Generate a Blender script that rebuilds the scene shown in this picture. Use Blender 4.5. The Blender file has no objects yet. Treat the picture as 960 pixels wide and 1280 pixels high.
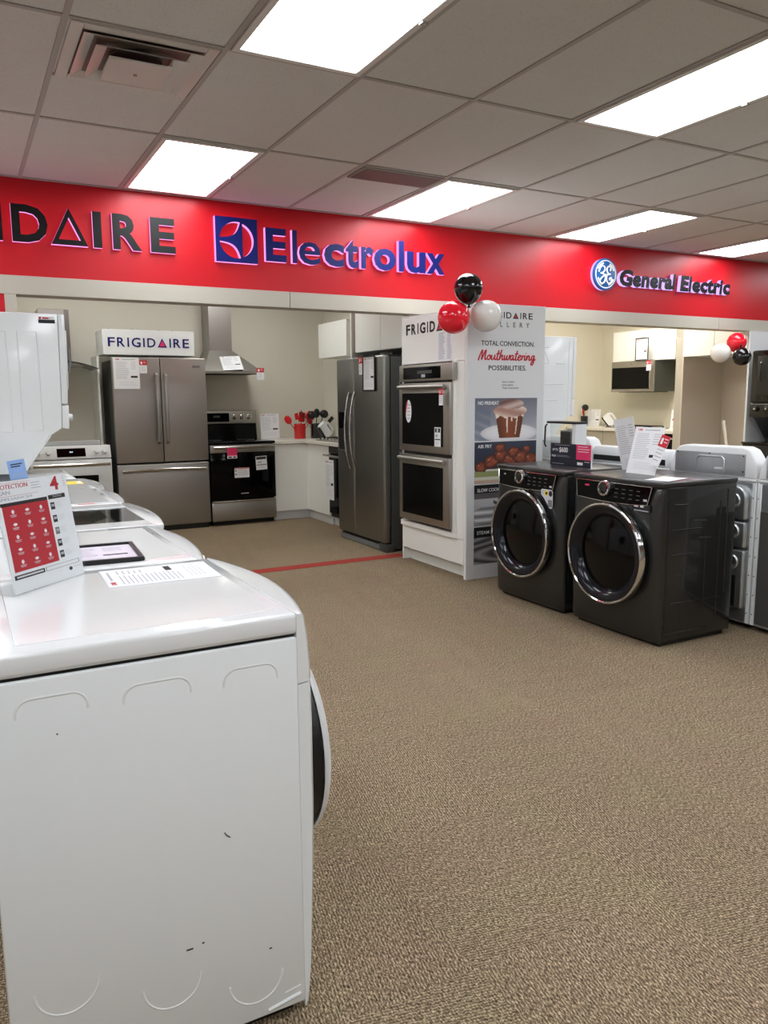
import bpy, bmesh, math, random
from mathutils import Vector, Matrix
random.seed(7)
sc = bpy.context.scene
COL = sc.collection
PI = math.pi

# ------------------------------------------------------------------ camera, world, exposure
CAM_H = 1.39
F_PX, PITCH, ROLL, YAW = 979.69, 0.145061, -0.00761287, 0.4944886
cy_, sy_, cp_, sp_ = math.cos(YAW), math.sin(YAW), math.cos(PITCH), math.sin(PITCH)
fwd = Vector((sy_*cp_, cy_*cp_, -sp_))
right = Vector((cy_, -sy_, 0))
up = right.cross(fwd)
r2 = math.cos(ROLL)*right + math.sin(ROLL)*up
u2 = -math.sin(ROLL)*right + math.cos(ROLL)*up
cam_data = bpy.data.cameras.new('camera')
cam = bpy.data.objects.new('camera', cam_data)
COL.objects.link(cam)
M = Matrix((r2, u2, -fwd)).transposed().to_4x4()
M.translation = Vector((0, 0, CAM_H))
cam.matrix_world = M
cam_data.sensor_fit = 'HORIZONTAL'
cam_data.sensor_width = 36.0
cam_data.lens = F_PX*36.0/960.0
cam_data.clip_start = 0.05
sc.camera = cam

world = bpy.data.worlds.new('world')
sc.world = world
world.use_nodes = True
world.node_tree.nodes['Background'].inputs[0].default_value = (0.9, 0.95, 1.0, 1)
world.node_tree.nodes['Background'].inputs[1].default_value = 0.05

LAMP = 9.3            # radiance of the fluorescent diffusers
LAMP_KITCHEN = 8.8
LAMP_KITCHEN_RIGHT = 21.0
sc.view_settings.view_transform = 'Standard'
sc.view_settings.look = 'None'
sc.view_settings.gamma = 1.0
sc.view_settings.use_curve_mapping = False
sc.view_settings.exposure = 0.22

# ------------------------------------------------------------------ materials
def lin(c):
    c = c/255.0
    return c/12.92 if c <= 0.04045 else ((c+0.055)/1.055)**2.4
def rgb(r, g, b): return (lin(r), lin(g), lin(b), 1.0)

def mat(name, c, rough=0.5, metal=0.0, noise=0.04, nscale=40.0, stretch=None, bump=0.0, coat=0.0, spec=0.5, emit=None):
    m = bpy.data.materials.new(name)
    m.use_nodes = True
    nt = m.node_tree
    b = nt.nodes['Principled BSDF']
    b.inputs['Roughness'].default_value = rough
    b.inputs['Metallic'].default_value = metal
    b.inputs['Specular IOR Level'].default_value = spec
    b.inputs['Coat Weight'].default_value = coat
    b.inputs['Coat Roughness'].default_value = 0.05
    col = rgb(*c)
    tc = nt.nodes.new('ShaderNodeTexCoord')
    mp = nt.nodes.new('ShaderNodeMapping')
    nz = nt.nodes.new('ShaderNodeTexNoise')
    nz.inputs['Scale'].default_value = nscale
    nz.inputs['Detail'].default_value = 3
    nt.links.new(tc.outputs['Object'], mp.inputs[0])
    if stretch: mp.inputs['Scale'].default_value = stretch
    nt.links.new(mp.outputs[0], nz.inputs['Vector'])
    mx = nt.nodes.new('ShaderNodeMix')
    mx.data_type = 'RGBA'
    mx.inputs['A'].default_value = tuple(max(0, x*(1-noise)) for x in col[:3])+(1,)
    mx.inputs['B'].default_value = tuple(min(1, x*(1+noise)) for x in col[:3])+(1,)
    nt.links.new(nz.outputs['Fac'], mx.inputs['Factor'])
    nt.links.new(mx.outputs['Result'], b.inputs['Base Color'])
    if bump:
        bp = nt.nodes.new('ShaderNodeBump')
        bp.inputs['Strength'].default_value = bump
        bp.inputs['Distance'].default_value = 0.002
        nt.links.new(nz.outputs['Fac'], bp.inputs['Height'])
        nt.links.new(bp.outputs[0], b.inputs['Normal'])
    if emit:
        b.inputs['Emission Color'].default_value = rgb(*emit[:3])
        b.inputs['Emission Strength'].default_value = emit[3]
    return m

W = {}
def dm(key, *a, **k): W[key] = mat(key, *a, **k)
dm('white_enamel', (234, 238, 239), rough=0.22, noise=0.01, coat=0.3)
dm('white_gloss', (232, 234, 235), rough=0.12, noise=0.01, coat=0.5)
dm('white_plastic', (228, 230, 231), rough=0.35, noise=0.01)
dm('white_laminate', (240, 240, 235), rough=0.42, noise=0.01)
dm('cream_paint', (184, 179, 165), rough=0.65, noise=0.02)
dm('beige_paint', (222, 218, 205), rough=0.85, noise=0.02, bump=0.05)
dm('yellow_paint', (226, 222, 205), rough=0.85, noise=0.02, bump=0.05)
dm('taupe_panel', (204, 194, 180), rough=0.6, noise=0.02)
dm('grey_panel', (220, 221, 222), rough=0.4, noise=0.01)
dm('red_paint', (192, 11, 27), rough=0.36, noise=0.03, nscale=6, spec=0.4)
dm('red_carpet', (150, 44, 32), rough=0.95, noise=0.25, nscale=300)
dm('black_sign', (10, 10, 11), rough=0.45, noise=0.0, spec=0.3)
dm('navy_sign', (12, 26, 104), rough=0.45, noise=0.0, spec=0.3)
dm('steel', (176, 174, 170), rough=0.38, metal=1.0, noise=0.05, nscale=60, stretch=(0.05, 1, 30))
dm('steel_brown', (172, 168, 162), rough=0.42, metal=1.0, noise=0.04, nscale=60, stretch=(0.05, 1, 30))
dm('steel_bright', (205, 203, 198), rough=0.22, metal=1.0, noise=0.02)
dm('steel_dark', (142, 142, 139), rough=0.36, metal=1.0, noise=0.05, nscale=60, stretch=(0.05, 1, 30))
dm('fridge_side', (72, 74, 72), rough=0.45, noise=0.03, metal=0.3)
dm('galvanised', (206, 210, 212), rough=0.36, metal=0.9, noise=0.14, nscale=18, bump=0.05)
dm('chrome', (225, 226, 228), rough=0.07, metal=1.0, noise=0.0)
dm('black_glass', (5, 5, 6), rough=0.08, noise=0.0, spec=0.14)
dm('oven_glass', (8, 8, 9), rough=0.14, noise=0.0, spec=0.12)
dm('black_plastic', (18, 18, 19), rough=0.4, noise=0.02)
dm('black_gloss', (12, 12, 13), rough=0.15, noise=0.0, coat=0.4)
dm('dark_gap', (6, 6, 6), rough=0.8, noise=0.0)
dm('grey_plastic', (120, 122, 124), rough=0.5, noise=0.02)
dm('titanium', (52, 52, 51), rough=0.28, metal=0.45, noise=0.05, nscale=90, coat=0.25)
dm('titanium_side', (44, 44, 44), rough=0.2, metal=0.35, noise=0.04, nscale=90, coat=0.3)
dm('paper', (236, 237, 240), rough=0.7, noise=0.01)
dm('paper_lilac', (222, 212, 226), rough=0.6, noise=0.01)
dm('ink_grey', (178, 180, 186), rough=0.8, noise=0.0)
dm('ink_light', (208, 210, 214), rough=0.8, noise=0.0)
dm('ink_black', (28, 27, 30), rough=0.7, noise=0.0)
dm('key_print', (92, 94, 98), rough=0.8, noise=0.0)
dm('ink_red', (204, 34, 52), rough=0.6, noise=0.0)
dm('ink_crimson', (188, 26, 46), rough=0.5, noise=0.0)
dm('ink_pink', (226, 46, 104), rough=0.5, noise=0.0)
dm('ink_navy', (24, 26, 46), rough=0.4, noise=0.0)
dm('ink_white', (238, 238, 238), rough=0.6, noise=0.0)
dm('ink_yellow', (238, 214, 50), rough=0.6, noise=0.0)
dm('ink_blue', (136, 170, 222), rough=0.5, noise=0.0)
dm('balloon_red', (240, 26, 48), rough=0.13, noise=0.02, coat=0.4)
dm('balloon_black', (6, 6, 7), rough=0.1, noise=0.0, coat=0.4)
dm('balloon_white', (232, 228, 222), rough=0.16, noise=0.01, coat=0.3)
dm('crock_red', (206, 14, 26), rough=0.25, noise=0.02, coat=0.3)
dm('worktop', (226, 222, 212), rough=0.35, noise=0.04, nscale=120)
dm('wood_pole', (226, 218, 196), rough=0.5, noise=0.05)
dm('tee_bar', (168, 164, 159), rough=0.6, noise=0.02)
dm('vent_metal', (206, 202, 196), rough=0.3, noise=0.02, coat=0.2)
dm('vent_shade', (128, 120, 112), rough=0.4, noise=0.02)
dm('return_metal', (150, 150, 146), rough=0.6, noise=0.05)
dm('grille_dark', (70, 69, 66), rough=0.6, noise=0.1)
dm('acrylic_back', (210, 216, 224), rough=0.15, noise=0.0)
dm('ge_blue', (24, 92, 158), rough=0.3, noise=0.02)
dm('lens_frame', (214, 214, 210), rough=0.4, noise=0.0)

def emission(key, c, s):
    m = bpy.data.materials.new(key); m.use_nodes = True
    nt = m.node_tree; nt.nodes.clear()
    e = nt.nodes.new('ShaderNodeEmission'); o = nt.nodes.new('ShaderNodeOutputMaterial')
    e.inputs[0].default_value = rgb(*c); e.inputs[1].default_value = s
    nt.links.new(e.outputs[0], o.inputs[0])
    W[key] = m
    return m
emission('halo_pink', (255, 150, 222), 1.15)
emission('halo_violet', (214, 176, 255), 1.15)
emission('led_display', (220, 235, 255), 1.5)

def diffuser_mat(key, c, s):
    # a ribbed acrylic lens over four fluorescent tubes
    m = emission(key, c, s)
    nt = m.node_tree
    tc = nt.nodes.new('ShaderNodeTexCoord'); sx = nt.nodes.new('ShaderNodeSeparateXYZ')
    nt.links.new(tc.outputs['Object'], sx.inputs[0])
    mu = nt.nodes.new('ShaderNodeMath'); mu.operation = 'MULTIPLY'; mu.inputs[1].default_value = 2*PI/0.18
    nt.links.new(sx.outputs['X'], mu.inputs[0])
    cs = nt.nodes.new('ShaderNodeMath'); cs.operation = 'COSINE'; nt.links.new(mu.outputs[0], cs.inputs[0])
    ma = nt.nodes.new('ShaderNodeMath'); ma.operation = 'MULTIPLY_ADD'
    ma.inputs[1].default_value = 0.12*s; ma.inputs[2].default_value = s
    nt.links.new(cs.outputs[0], ma.inputs[0])
    nt.links.new(ma.outputs[0], nt.nodes['Emission'].inputs[1])
diffuser_mat('lamp_lens', (246, 250, 255), LAMP)
diffuser_mat('lamp_lens_kitchen', (250, 250, 246), LAMP_KITCHEN)
diffuser_mat('lamp_lens_kitchen_right', (255, 250, 236), LAMP_KITCHEN_RIGHT)

def glass(key, tint, alpha):
    m = bpy.data.materials.new(key); m.use_nodes = True
    nt = m.node_tree; nt.nodes.clear()
    o = nt.nodes.new('ShaderNodeOutputMaterial'); mx = nt.nodes.new('ShaderNodeMixShader')
    tr = nt.nodes.new('ShaderNodeBsdfTransparent'); gl = nt.nodes.new('ShaderNodeBsdfGlossy')
    tr.inputs[0].default_value = rgb(*tint); gl.inputs['Roughness'].default_value = 0.03
    lw0 = nt.nodes.new('ShaderNodeLayerWeight'); pw = nt.nodes.new('ShaderNodeMath'); pw.operation = 'POWER'; pw.inputs[1].default_value = 4.0
    nt.links.new(lw0.outputs['Facing'], pw.inputs[0])
    lw = nt.nodes.new('ShaderNodeMath'); lw.operation = 'MULTIPLY'; lw.inputs[1].default_value = 0.8; nt.links.new(pw.outputs[0], lw.inputs[0])
    ad = nt.nodes.new('ShaderNodeMath'); ad.operation = 'ADD'; ad.inputs[1].default_value = alpha
    nt.links.new(lw.outputs[0], ad.inputs[0]); nt.links.new(ad.outputs[0], mx.inputs[0])
    nt.links.new(tr.outputs[0], mx.inputs[1]); nt.links.new(gl.outputs[0], mx.inputs[2])
    nt.links.new(mx.outputs[0], o.inputs[0])
    W[key] = m
glass('clear_acrylic', (253, 254, 254), 0.02)
glass('smoke_glass', (150, 156, 160), 0.08)

def carpet():
    # woven carpet tiles laid quarter-turned
    m = bpy.data.materials.new('woven_carpet'); m.use_nodes = True
    nt = m.node_tree; N = nt.nodes.new; L = nt.links.new
    b = nt.nodes['Principled BSDF']; b.inputs['Roughness'].default_value = 0.95
    b.inputs['Specular IOR Level'].default_value = 0.15
    tc = N('ShaderNodeTexCoord'); sep = N('ShaderNodeSeparateXYZ'); L(tc.outputs['Object'], sep.inputs[0])
    def math_(op, a, bb=None, v=None):
        n = N('ShaderNodeMath'); n.operation = op
        L(a, n.inputs[0])
        if bb is not None: L(bb, n.inputs[1])
        elif v is not None: n.inputs[1].default_value = v
        return n.outputs[0]
    # tile index and parity (0.6 m tiles)
    wob = N('ShaderNodeTexNoise'); wob.inputs['Scale'].default_value = 45; L(tc.outputs['Object'], wob.inputs['Vector'])
    wv = math_('MULTIPLY', math_('SUBTRACT', wob.outputs['Fac'], v=0.5), v=0.03)
    ax = math_('DIVIDE', math_('ADD', math_('SUBTRACT', sep.outputs['X'], v=1.62-6.0), wv), v=0.60)
    ay = math_('DIVIDE', math_('ADD', math_('SUBTRACT', sep.outputs['Y'], v=1.43-6.0), wv), v=0.60)
    ix = math_('FLOOR', ax); iy = math_('FLOOR', ay)
    par = math_('MODULO', math_('ADD', ix, iy), v=2.0)
    comb = N('ShaderNodeCombineXYZ'); L(ix, comb.inputs[0]); L(iy, comb.inputs[1])
    wn = N('ShaderNodeTexWhiteNoise'); wn.noise_dimensions = '2D'; L(comb.outputs[0], wn.inputs['Vector'])
    def weave(rot):
        mp = N('ShaderNodeMapping'); mp.inputs['Rotation'].default_value = (0, 0, rot)
        L(tc.outputs['Object'], mp.inputs[0])
        w = N('ShaderNodeTexWave'); w.bands_direction = 'X'
        w.inputs['Scale'].default_value = 36; w.inputs['Distortion'].default_value = 6.0
        w.inputs['Detail'].default_value = 2.0; w.inputs['Detail Scale'].default_value = 3.0
        L(mp.outputs[0], w.inputs['Vector'])
        mp2 = N('ShaderNodeMapping'); mp2.inputs['Rotation'].default_value = (0, 0, rot)
        mp2.inputs['Scale'].default_value = (230, 85, 1)
        L(tc.outputs['Object'], mp2.inputs[0])
        nz = N('ShaderNodeTexNoise'); nz.inputs['Scale'].default_value = 1.0; nz.inputs['Detail'].default_value = 2
        L(mp2.outputs[0], nz.inputs['Vector'])
        return w.outputs['Fac'], nz.outputs['Fac']
    w0, n0 = weave(math.radians(12)); w1, n1 = weave(math.radians(102))
    def sel(a, bb):
        x = N('ShaderNodeMix'); x.data_type = 'FLOAT'
        L(par, x.inputs['Factor']); L(a, x.inputs['A']); L(bb, x.inputs['B'])
        return x.outputs['Result']
    wv_, nz_ = sel(w0, w1), sel(n0, n1)
    fac = math_('ADD', math_('MULTIPLY', wv_, v=0.22), math_('MULTIPLY', nz_, v=0.88))
    cr = N('ShaderNodeValToRGB')
    e = cr.color_ramp.elements
    e[0].position = 0.30; e[0].color = rgb(60, 49, 38)
    e[1].position = 0.82; e[1].color = rgb(204, 183, 154)
    mid = cr.color_ramp.elements.new(0.55); mid.color = rgb(124, 107, 85)
    L(fac, cr.inputs[0])
    big = N('ShaderNodeTexNoise'); big.inputs['Scale'].default_value = 3.5; big.inputs['Detail'].default_value = 4
    L(tc.outputs['Object'], big.inputs['Vector'])
    hs = N('ShaderNodeHueSaturation')
    L(math_('ADD', math_('MULTIPLY', wn.outputs['Value'], v=0.10), v=0.95), hs.inputs['Value'])
    L(math_('ADD', math_('MULTIPLY', big.outputs['Fac'], v=0.06), v=0.470), hs.inputs['Hue'])
    L(cr.outputs[0], hs.inputs['Color']); L(hs.outputs[0], b.inputs['Base Color'])
    bp = N('ShaderNodeBump'); bp.inputs['Strength'].default_value = 0.6; bp.inputs['Distance'].default_value = 0.004
    L(fac, bp.inputs['Height']); L(bp.outputs[0], b.inputs['Normal'])
    W['carpet'] = m
carpet()

def ceiling_tile():
    m = mat('mineral_tile', (206, 206, 202), rough=0.9, noise=0.03, nscale=5)
    nt = m.node_tree; b = nt.nodes['Principled BSDF']
    src = b.inputs['Base Color'].links[0].from_socket
    tc = nt.nodes['Texture Coordinate']
    v = nt.nodes.new('ShaderNodeTexVoronoi'); v.inputs['Scale'].default_value = 120
    nt.links.new(tc.outputs['Object'], v.inputs['Vector'])
    n2 = nt.nodes.new('ShaderNodeTexNoise'); n2.inputs['Scale'].default_value = 40
    nt.links.new(tc.outputs['Object'], n2.inputs['Vector'])
    rp = nt.nodes.new('ShaderNodeValToRGB')
    rp.color_ramp.elements[0].position = 0.05; rp.color_ramp.elements[0].color = (0.68, 0.66, 0.63, 1)
    rp.color_ramp.elements[1].position = 0.22; rp.color_ramp.elements[1].color = (1, 1, 1, 1)
    sub = nt.nodes.new('ShaderNodeMath'); sub.operation = 'MULTIPLY_ADD'; sub.inputs[1].default_value = -0.35
    nt.links.new(n2.outputs['Fac'], sub.inputs[0]); nt.links.new(v.outputs['Distance'], sub.inputs[2])
    ad = nt.nodes.new('ShaderNodeMath'); ad.inputs[1].default_value = 0.12
    nt.links.new(sub.outputs[0], ad.inputs[0]); nt.links.new(ad.outputs[0], rp.inputs[0])
    mx = nt.nodes.new('ShaderNodeMix'); mx.data_type = 'RGBA'; mx.blend_type = 'MULTIPLY'; mx.inputs['Factor'].default_value = 1
    nt.links.new(src, mx.inputs['A']); nt.links.new(rp.outputs[0], mx.inputs['B'])
    nt.links.new(mx.outputs['Result'], b.inputs['Base Color'])
    W['ceiling_tile'] = m
ceiling_tile()

def print_mat():
    m = bpy.data.materials.new('colour_print'); m.use_nodes = True
    b = m.node_tree.nodes['Principled BSDF']; b.inputs['Roughness'].default_value = 0.45
    a = m.node_tree.nodes.new('ShaderNodeVertexColor'); a.layer_name = 'ink'
    m.node_tree.links.new(a.outputs[0], b.inputs['Base Color'])
    W['colour_print'] = m
print_mat()

# ------------------------------------------------------------------ mesh helpers
_glyph = {}
def raw_curve_mesh(cu):
    ob = bpy.data.objects.new('tmp', cu)
    COL.objects.link(ob)
    me = bpy.data.meshes.new_from_object(ob) if False else ob.to_mesh()
    V = [tuple(v.co) for v in me.vertices]; Fc = [tuple(p.vertices) for p in me.polygons]
    ob.to_mesh_clear()
    bpy.data.objects.remove(ob); bpy.data.curves.remove(cu)
    return V, Fc
def glyphs(body, ext=0.0, off=0.0):
    k = (body, ext, off)
    if k not in _glyph:
        cu = bpy.data.curves.new('tmp', 'FONT')
        cu.body = body; cu.size = 1.0; cu.extrude = ext; cu.offset = off; cu.resolution_u = 3
        _glyph[k] = raw_curve_mesh(cu)
    return _glyph[k]
def outline(polys, ext):
    cu = bpy.data.curves.new('tmp', 'CURVE'); cu.dimensions = '2D'; cu.fill_mode = 'BOTH'; cu.extrude = ext
    for p in polys:
        s = cu.splines.new('POLY'); s.points.add(len(p)-1); s.use_cyclic_u = True
        for i, (x, y) in enumerate(p): s.points[i].co = (x, y, 0, 1)
    return raw_curve_mesh(cu)
def bbox(V):
    xs = [v[0] for v in V]; ys = [v[1] for v in V]
    return min(xs), max(xs), min(ys), max(ys)

class MB:
    def __init__(s): s.v = []; s.f = []; s.m = []; s.mats = []
    def mi(s, key):
        if key not in s.mats: s.mats.append(key)
        return s.mats.index(key)
    def add(s, V, Fc, key, xf=None):
        o = len(s.v)
        s.v += [tuple(xf @ Vector(v)) for v in V] if xf else [tuple(v) for v in V]
        i = s.mi(key)
        for f in Fc: s.f.append(tuple(o+k for k in f)); s.m.append(i)
        return s
    def _bm(s, bm, key, xf=None):
        bm.verts.index_update()
        s.add([v.co.copy() for v in bm.verts], [[v.index for v in f.verts] for f in bm.faces], key, xf)
        bm.free(); return s
    def prism(s, poly, axis, a0, a1, key, b=0.0, seg=2, xf=None):
        bm = bmesh.new()
        def pt(p, a):
            return {'x': (a, p[0], p[1]), 'y': (p[0], a, p[1]), 'z': (p[0], p[1], a)}[axis]
        A = [bm.verts.new(pt(p, a0)) for p in poly]; B = [bm.verts.new(pt(p, a1)) for p in poly]
        n = len(poly)
        bm.faces.new(A); bm.faces.new(B[::-1])
        for i in range(n): bm.faces.new((A[i], B[i], B[(i+1) % n], A[(i+1) % n]))
        bmesh.ops.recalc_face_normals(bm, faces=bm.faces)
        if b:
            ed = [e for e in bm.edges if len(e.link_faces) == 2 and e.calc_face_angle(0) > 0.5]
            bmesh.ops.bevel(bm, geom=ed, offset=b, segments=seg, affect='EDGES', profile=0.5, clamp_overlap=True)
        return s._bm(bm, key, xf)
    def box(s, x0, x1, y0, y1, z0, z1, key, b=0.0, seg=2, xf=None):
        x0, x1 = min(x0, x1), max(x0, x1); y0, y1 = min(y0, y1), max(y0, y1); z0, z1 = min(z0, z1), max(z0, z1)
        return s.prism([(x0, y0), (x1, y0), (x1, y1), (x0, y1)], 'z', z0, z1, key, b, seg, xf)
    def lathe(s, prof, o, d, key, seg=32, closed=False, cap=None):
        if cap is None: cap = len(prof) <= 3 or prof[0][0] < 1e-4 or prof[-1][0] < 1e-4
        d = Vector(d).normalized(); o = Vector(o)
        a = d.orthogonal().normalized(); c = d.cross(a)
        V = []; Fc = []
        n = len(prof)
        for k in range(seg):
            t = 2*PI*k/seg
            for r, h in prof: V.append(o+d*h+(a*math.cos(t)+c*math.sin(t))*max(r, 1e-5))
        for k in range(seg):
            k2 = (k+1) % seg
            for i in range(n-1): Fc.append((k*n+i, k2*n+i, k2*n+i+1, k*n+i+1))
            if closed: Fc.append((k*n+n-1, k2*n+n-1, k2*n, k*n))
        if not closed and cap:
            if prof[0][0] > 1e-4: Fc.append([k*n for k in range(seg)])
            if prof[-1][0] > 1e-4: Fc.append([k*n+n-1 for k in range(seg)][::-1])
        return s.add(V, Fc, key)
    def cyl(s, p0, p1, r, key, seg=16, r2=None):
        p0 = Vector(p0); p1 = Vector(p1)
        return s.lathe([(r, 0), (r2 if r2 is not None else r, (p1-p0).length)], p0, p1-p0, key, seg)
    def tube(s, pts, r, key, seg=8, sy=1.0):
        pts = [Vector(p) for p in pts]; n = len(pts)
        T = [(pts[min(i+1, n-1)]-pts[max(i-1, 0)]).normalized() for i in range(n)]
        a = T[0].orthogonal().normalized(); V = []; Fc = []
        for i in range(n):
            a = (a-T[i]*a.dot(T[i])).normalized(); c = T[i].cross(a)
            for k in range(seg):
                t = 2*PI*k/seg
                V.append(pts[i]+(a*math.cos(t)+c*math.sin(t)*sy)*r)
        for i in range(n-1):
            for k in range(seg):
                k2 = (k+1) % seg
                Fc.append((i*seg+k, i*seg+k2, (i+1)*seg+k2, (i+1)*seg+k))
        Fc.append(list(range(seg))[::-1]); Fc.append([(n-1)*seg+k for k in range(seg)])
        return s.add(V, Fc, key)
    def ball(s, o, r, key, seg=20, sx=1, sy=1, sz=1, axis=(0, 0, 1)):
        n = seg//2
        prof = [(math.sin(PI*i/n)*r, -math.cos(PI*i/n)*r) for i in range(n+1)]
        t = MB(); t.lathe(prof, (0, 0, 0), axis, key, seg)
        o = Vector(o)
        return s.add([(v[0]*sx+o.x, v[1]*sy+o.y, v[2]*sz+o.z) for v in t.v], t.f, key)
    def quad(s, pts, key): return s.add(pts, [tuple(range(len(pts)))], key)
    # marks on a plane facing -y at depth y: rectangle and lettering
    def mark(s, x0, x1, z0, z1, y, key, d=0.0006):
        return s.box(x0, x1, y-d, y, z0, z1, key)
    def text(s, body, x, z, h, y, key, w=None, d=0.0006, off=0.0, align='l', side=None, slant=0.0):
        V, Fc = glyphs(body, 0.5, off)
        cap = bbox(glyphs('H', 0.5, off)[0])
        x0, x1, _, _ = bbox(V)
        sz = h/(cap[3]-cap[2]); sx = sz if w is None else w/(x1-x0)
        wd = (x1-x0)*sx
        ox = x-(wd if align == 'r' else wd/2 if align == 'c' else 0)
        P = [(ox+(v[0]-x0)*sx+slant*(v[1]-cap[2])*sz, y-d*(v[2]+0.5), z+(v[1]-cap[2])*sz) for v in V]
        if side is None: return s.add(P, Fc, key)
        o = len(s.v); s.v += P; a = s.mi(key); b = s.mi(side)
        for f in Fc:
            zs = [V[k][2] for k in f]
            s.f.append(tuple(o+k for k in f)); s.m.append(a if min(zs) > 0.49 or max(zs) < -0.49 else b)
        return s
    def shape(s, polys, y, d, key, side=None, x=0, z=0, sc_=1.0):
        V, Fc = outline(polys, 0.5)
        o = len(s.v)
        s.v += [(x+v[0]*sc_, y-d*(v[2]+0.5), z+v[1]*sc_) for v in V]
        a = s.mi(key); b = s.mi(side or key)
        for f in Fc:
            zs = [V[k][2] for k in f]
            s.f.append(tuple(o+k for k in f)); s.m.append(a if min(zs) > 0.49 or max(zs) < -0.49 else b)
        return s
    def build(s, name, parent=None, smooth=38, loc=None, rot=None):
        me = bpy.data.meshes.new(name)
        me.from_pydata([tuple(v) for v in s.v], [], s.f)
        for k in s.mats: me.materials.append(W[k])
        me.polygons.foreach_set('material_index', s.m)
        bm = bmesh.new(); bm.from_mesh(me)
        bmesh.ops.recalc_face_normals(bm, faces=bm.faces)
        bm.to_mesh(me); bm.free()
        if smooth:
            me.polygons.foreach_set('use_smooth', [True]*len(me.polygons))
            me.set_sharp_from_angle(angle=math.radians(smooth))
        me.update()
        o = bpy.data.objects.new(name, me); COL.objects.link(o)
        if parent is not None: o.parent = parent
        if loc is not None: o.location = loc
        if rot is not None: o.rotation_euler = rot
        return o

def thing(name, label, cat, loc=(0, 0, 0), rz=0.0, group=None, rot=None):
    o = bpy.data.objects.new(name, None); COL.objects.link(o)
    o.empty_display_size = 0.05
    o.location = loc; o.rotation_euler = rot if rot else (0, 0, rz)
    o['label'] = label; o['category'] = cat
    if group: o['group'] = group
    return o
def tag(o, label, cat, group=None):
    o['label'] = label; o['category'] = cat
    if group: o['group'] = group
    return o
def struct(mb, name):
    o = mb.build(name); o['kind'] = 'structure'; return o
def dup(root, loc=None, label=None, rz=None, group=None):
    r = root.copy(); COL.objects.link(r)
    if loc is not None: r.location = loc
    if rz is not None: r.rotation_euler = (0, 0, rz)
    if label: r['label'] = label
    if group: r['group'] = group
    for ch in list(root.children):
        c = ch.copy(); COL.objects.link(c); c.parent = r
        for g in list(ch.children):
            d = g.copy(); COL.objects.link(d); d.parent = c
    return r
EAST = PI/2      # a front that looks towards +X
WEST = -PI/2     # a front that looks towards -X

# ------------------------------------------------------------------ the setting
CEIL = 2.85
SOF = 5.93
XL, XR, YB, YF = -5.5, 12.0, -5.5, 9.10
struct(MB().box(XL-0.1, XR+0.1, YB-0.1, YF+0.1, -0.08, 0, 'carpet'), 'floor')
ce = MB().box(XL-0.1, XR+0.1, YB-0.1, YF+0.1, CEIL, CEIL+0.08, 'ceiling_tile')
struct(ce, 'ceiling')
gx = lambda k: 0.480+0.632*k
gy = lambda j: 4.653-1.222*j
g = MB()
for k in range(-9, 19):
    g.box(gx(k)-0.012, gx(k)+0.012, YB, SOF-0.001, CEIL-0.006, CEIL+0.004, 'tee_bar')
for j in range(0, 9):
    g.box(XL, XR, gy(j)-0.012, gy(j)+0.012, CEIL-0.0055, CEIL+0.004, 'tee_bar')
g.box(XL, XR, SOF-0.022, SOF-0.0005, CEIL-0.008, CEIL+0.004, 'tee_bar')
g.box(gx(0), gx(1), gy(1)+0.600, gy(1)+0.618, CEIL-0.0055, CEIL+0.004, 'tee_bar')
struct(g, 'trim_1')
struct(MB().box(XL, XR, SOF, SOF+0.16, 2.217, CEIL, 'red_paint'), 'wall_header')
tb = MB()
for a, b in ((XL, 2.367), (2.371, 7.334), (7.338, XR)):
    tb.box(a, b, SOF-0.006, SOF+0.16, 2.094, 2.2165, 'cream_paint', b=0.002, seg=1)
struct(tb, 'trim_2')
struct(MB().box(0.335, 0.407, SOF-0.004, SOF+0.16, 0, 2.094, 'cream_paint'), 'trim_3')
struct(MB().box(XL, 0.335, SOF, SOF+0.16, 0, 2.094, 'red_paint'), 'wall_front')
struct(MB().box(XL, XR, YF, YF+0.1, 0, CEIL, 'beige_paint'), 'wall_back')
struct(MB().box(0.20, 0.33, SOF+0.16, YF, 0, CEIL, 'beige_paint'), 'wall_kitchen_left')
struct(MB().box(4.06, 4.20, SOF, YF, 0, 2.093, 'beige_paint').box(4.06, 4.20, SOF+0.16, YF, 2.093, CEIL, 'beige_paint'), 'wall_partition')
struct(MB().box(4.20, 8.66, YF-0.03, YF, 0, CEIL, 'yellow_paint'), 'wall_kitchen_back')
struct(MB().box(8.66, 8.80, SOF+0.16, YF, 0, CEIL, 'yellow_paint'), 'wall_kitchen_right')
struct(MB().box(8.66, XR, SOF, SOF+0.16, 0, 2.094, 'grey_panel'), 'wall_front_right')
struct(MB().box(XL-0.1, XL, YB, YF, 0, CEIL, 'cream_paint'), 'wall_left')
struct(MB().box(XR, XR+0.1, YB, YF, 0, CEIL, 'cream_paint'), 'wall_right')
struct(MB().box(XL, XR, YB-0.1, YB, 0, CEIL, 'cream_paint'), 'wall_rear')
struct(MB().box(0.45, 3.40, 5.895, 6.03, 0, 0.003, 'red_carpet'), 'trim_4')

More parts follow.
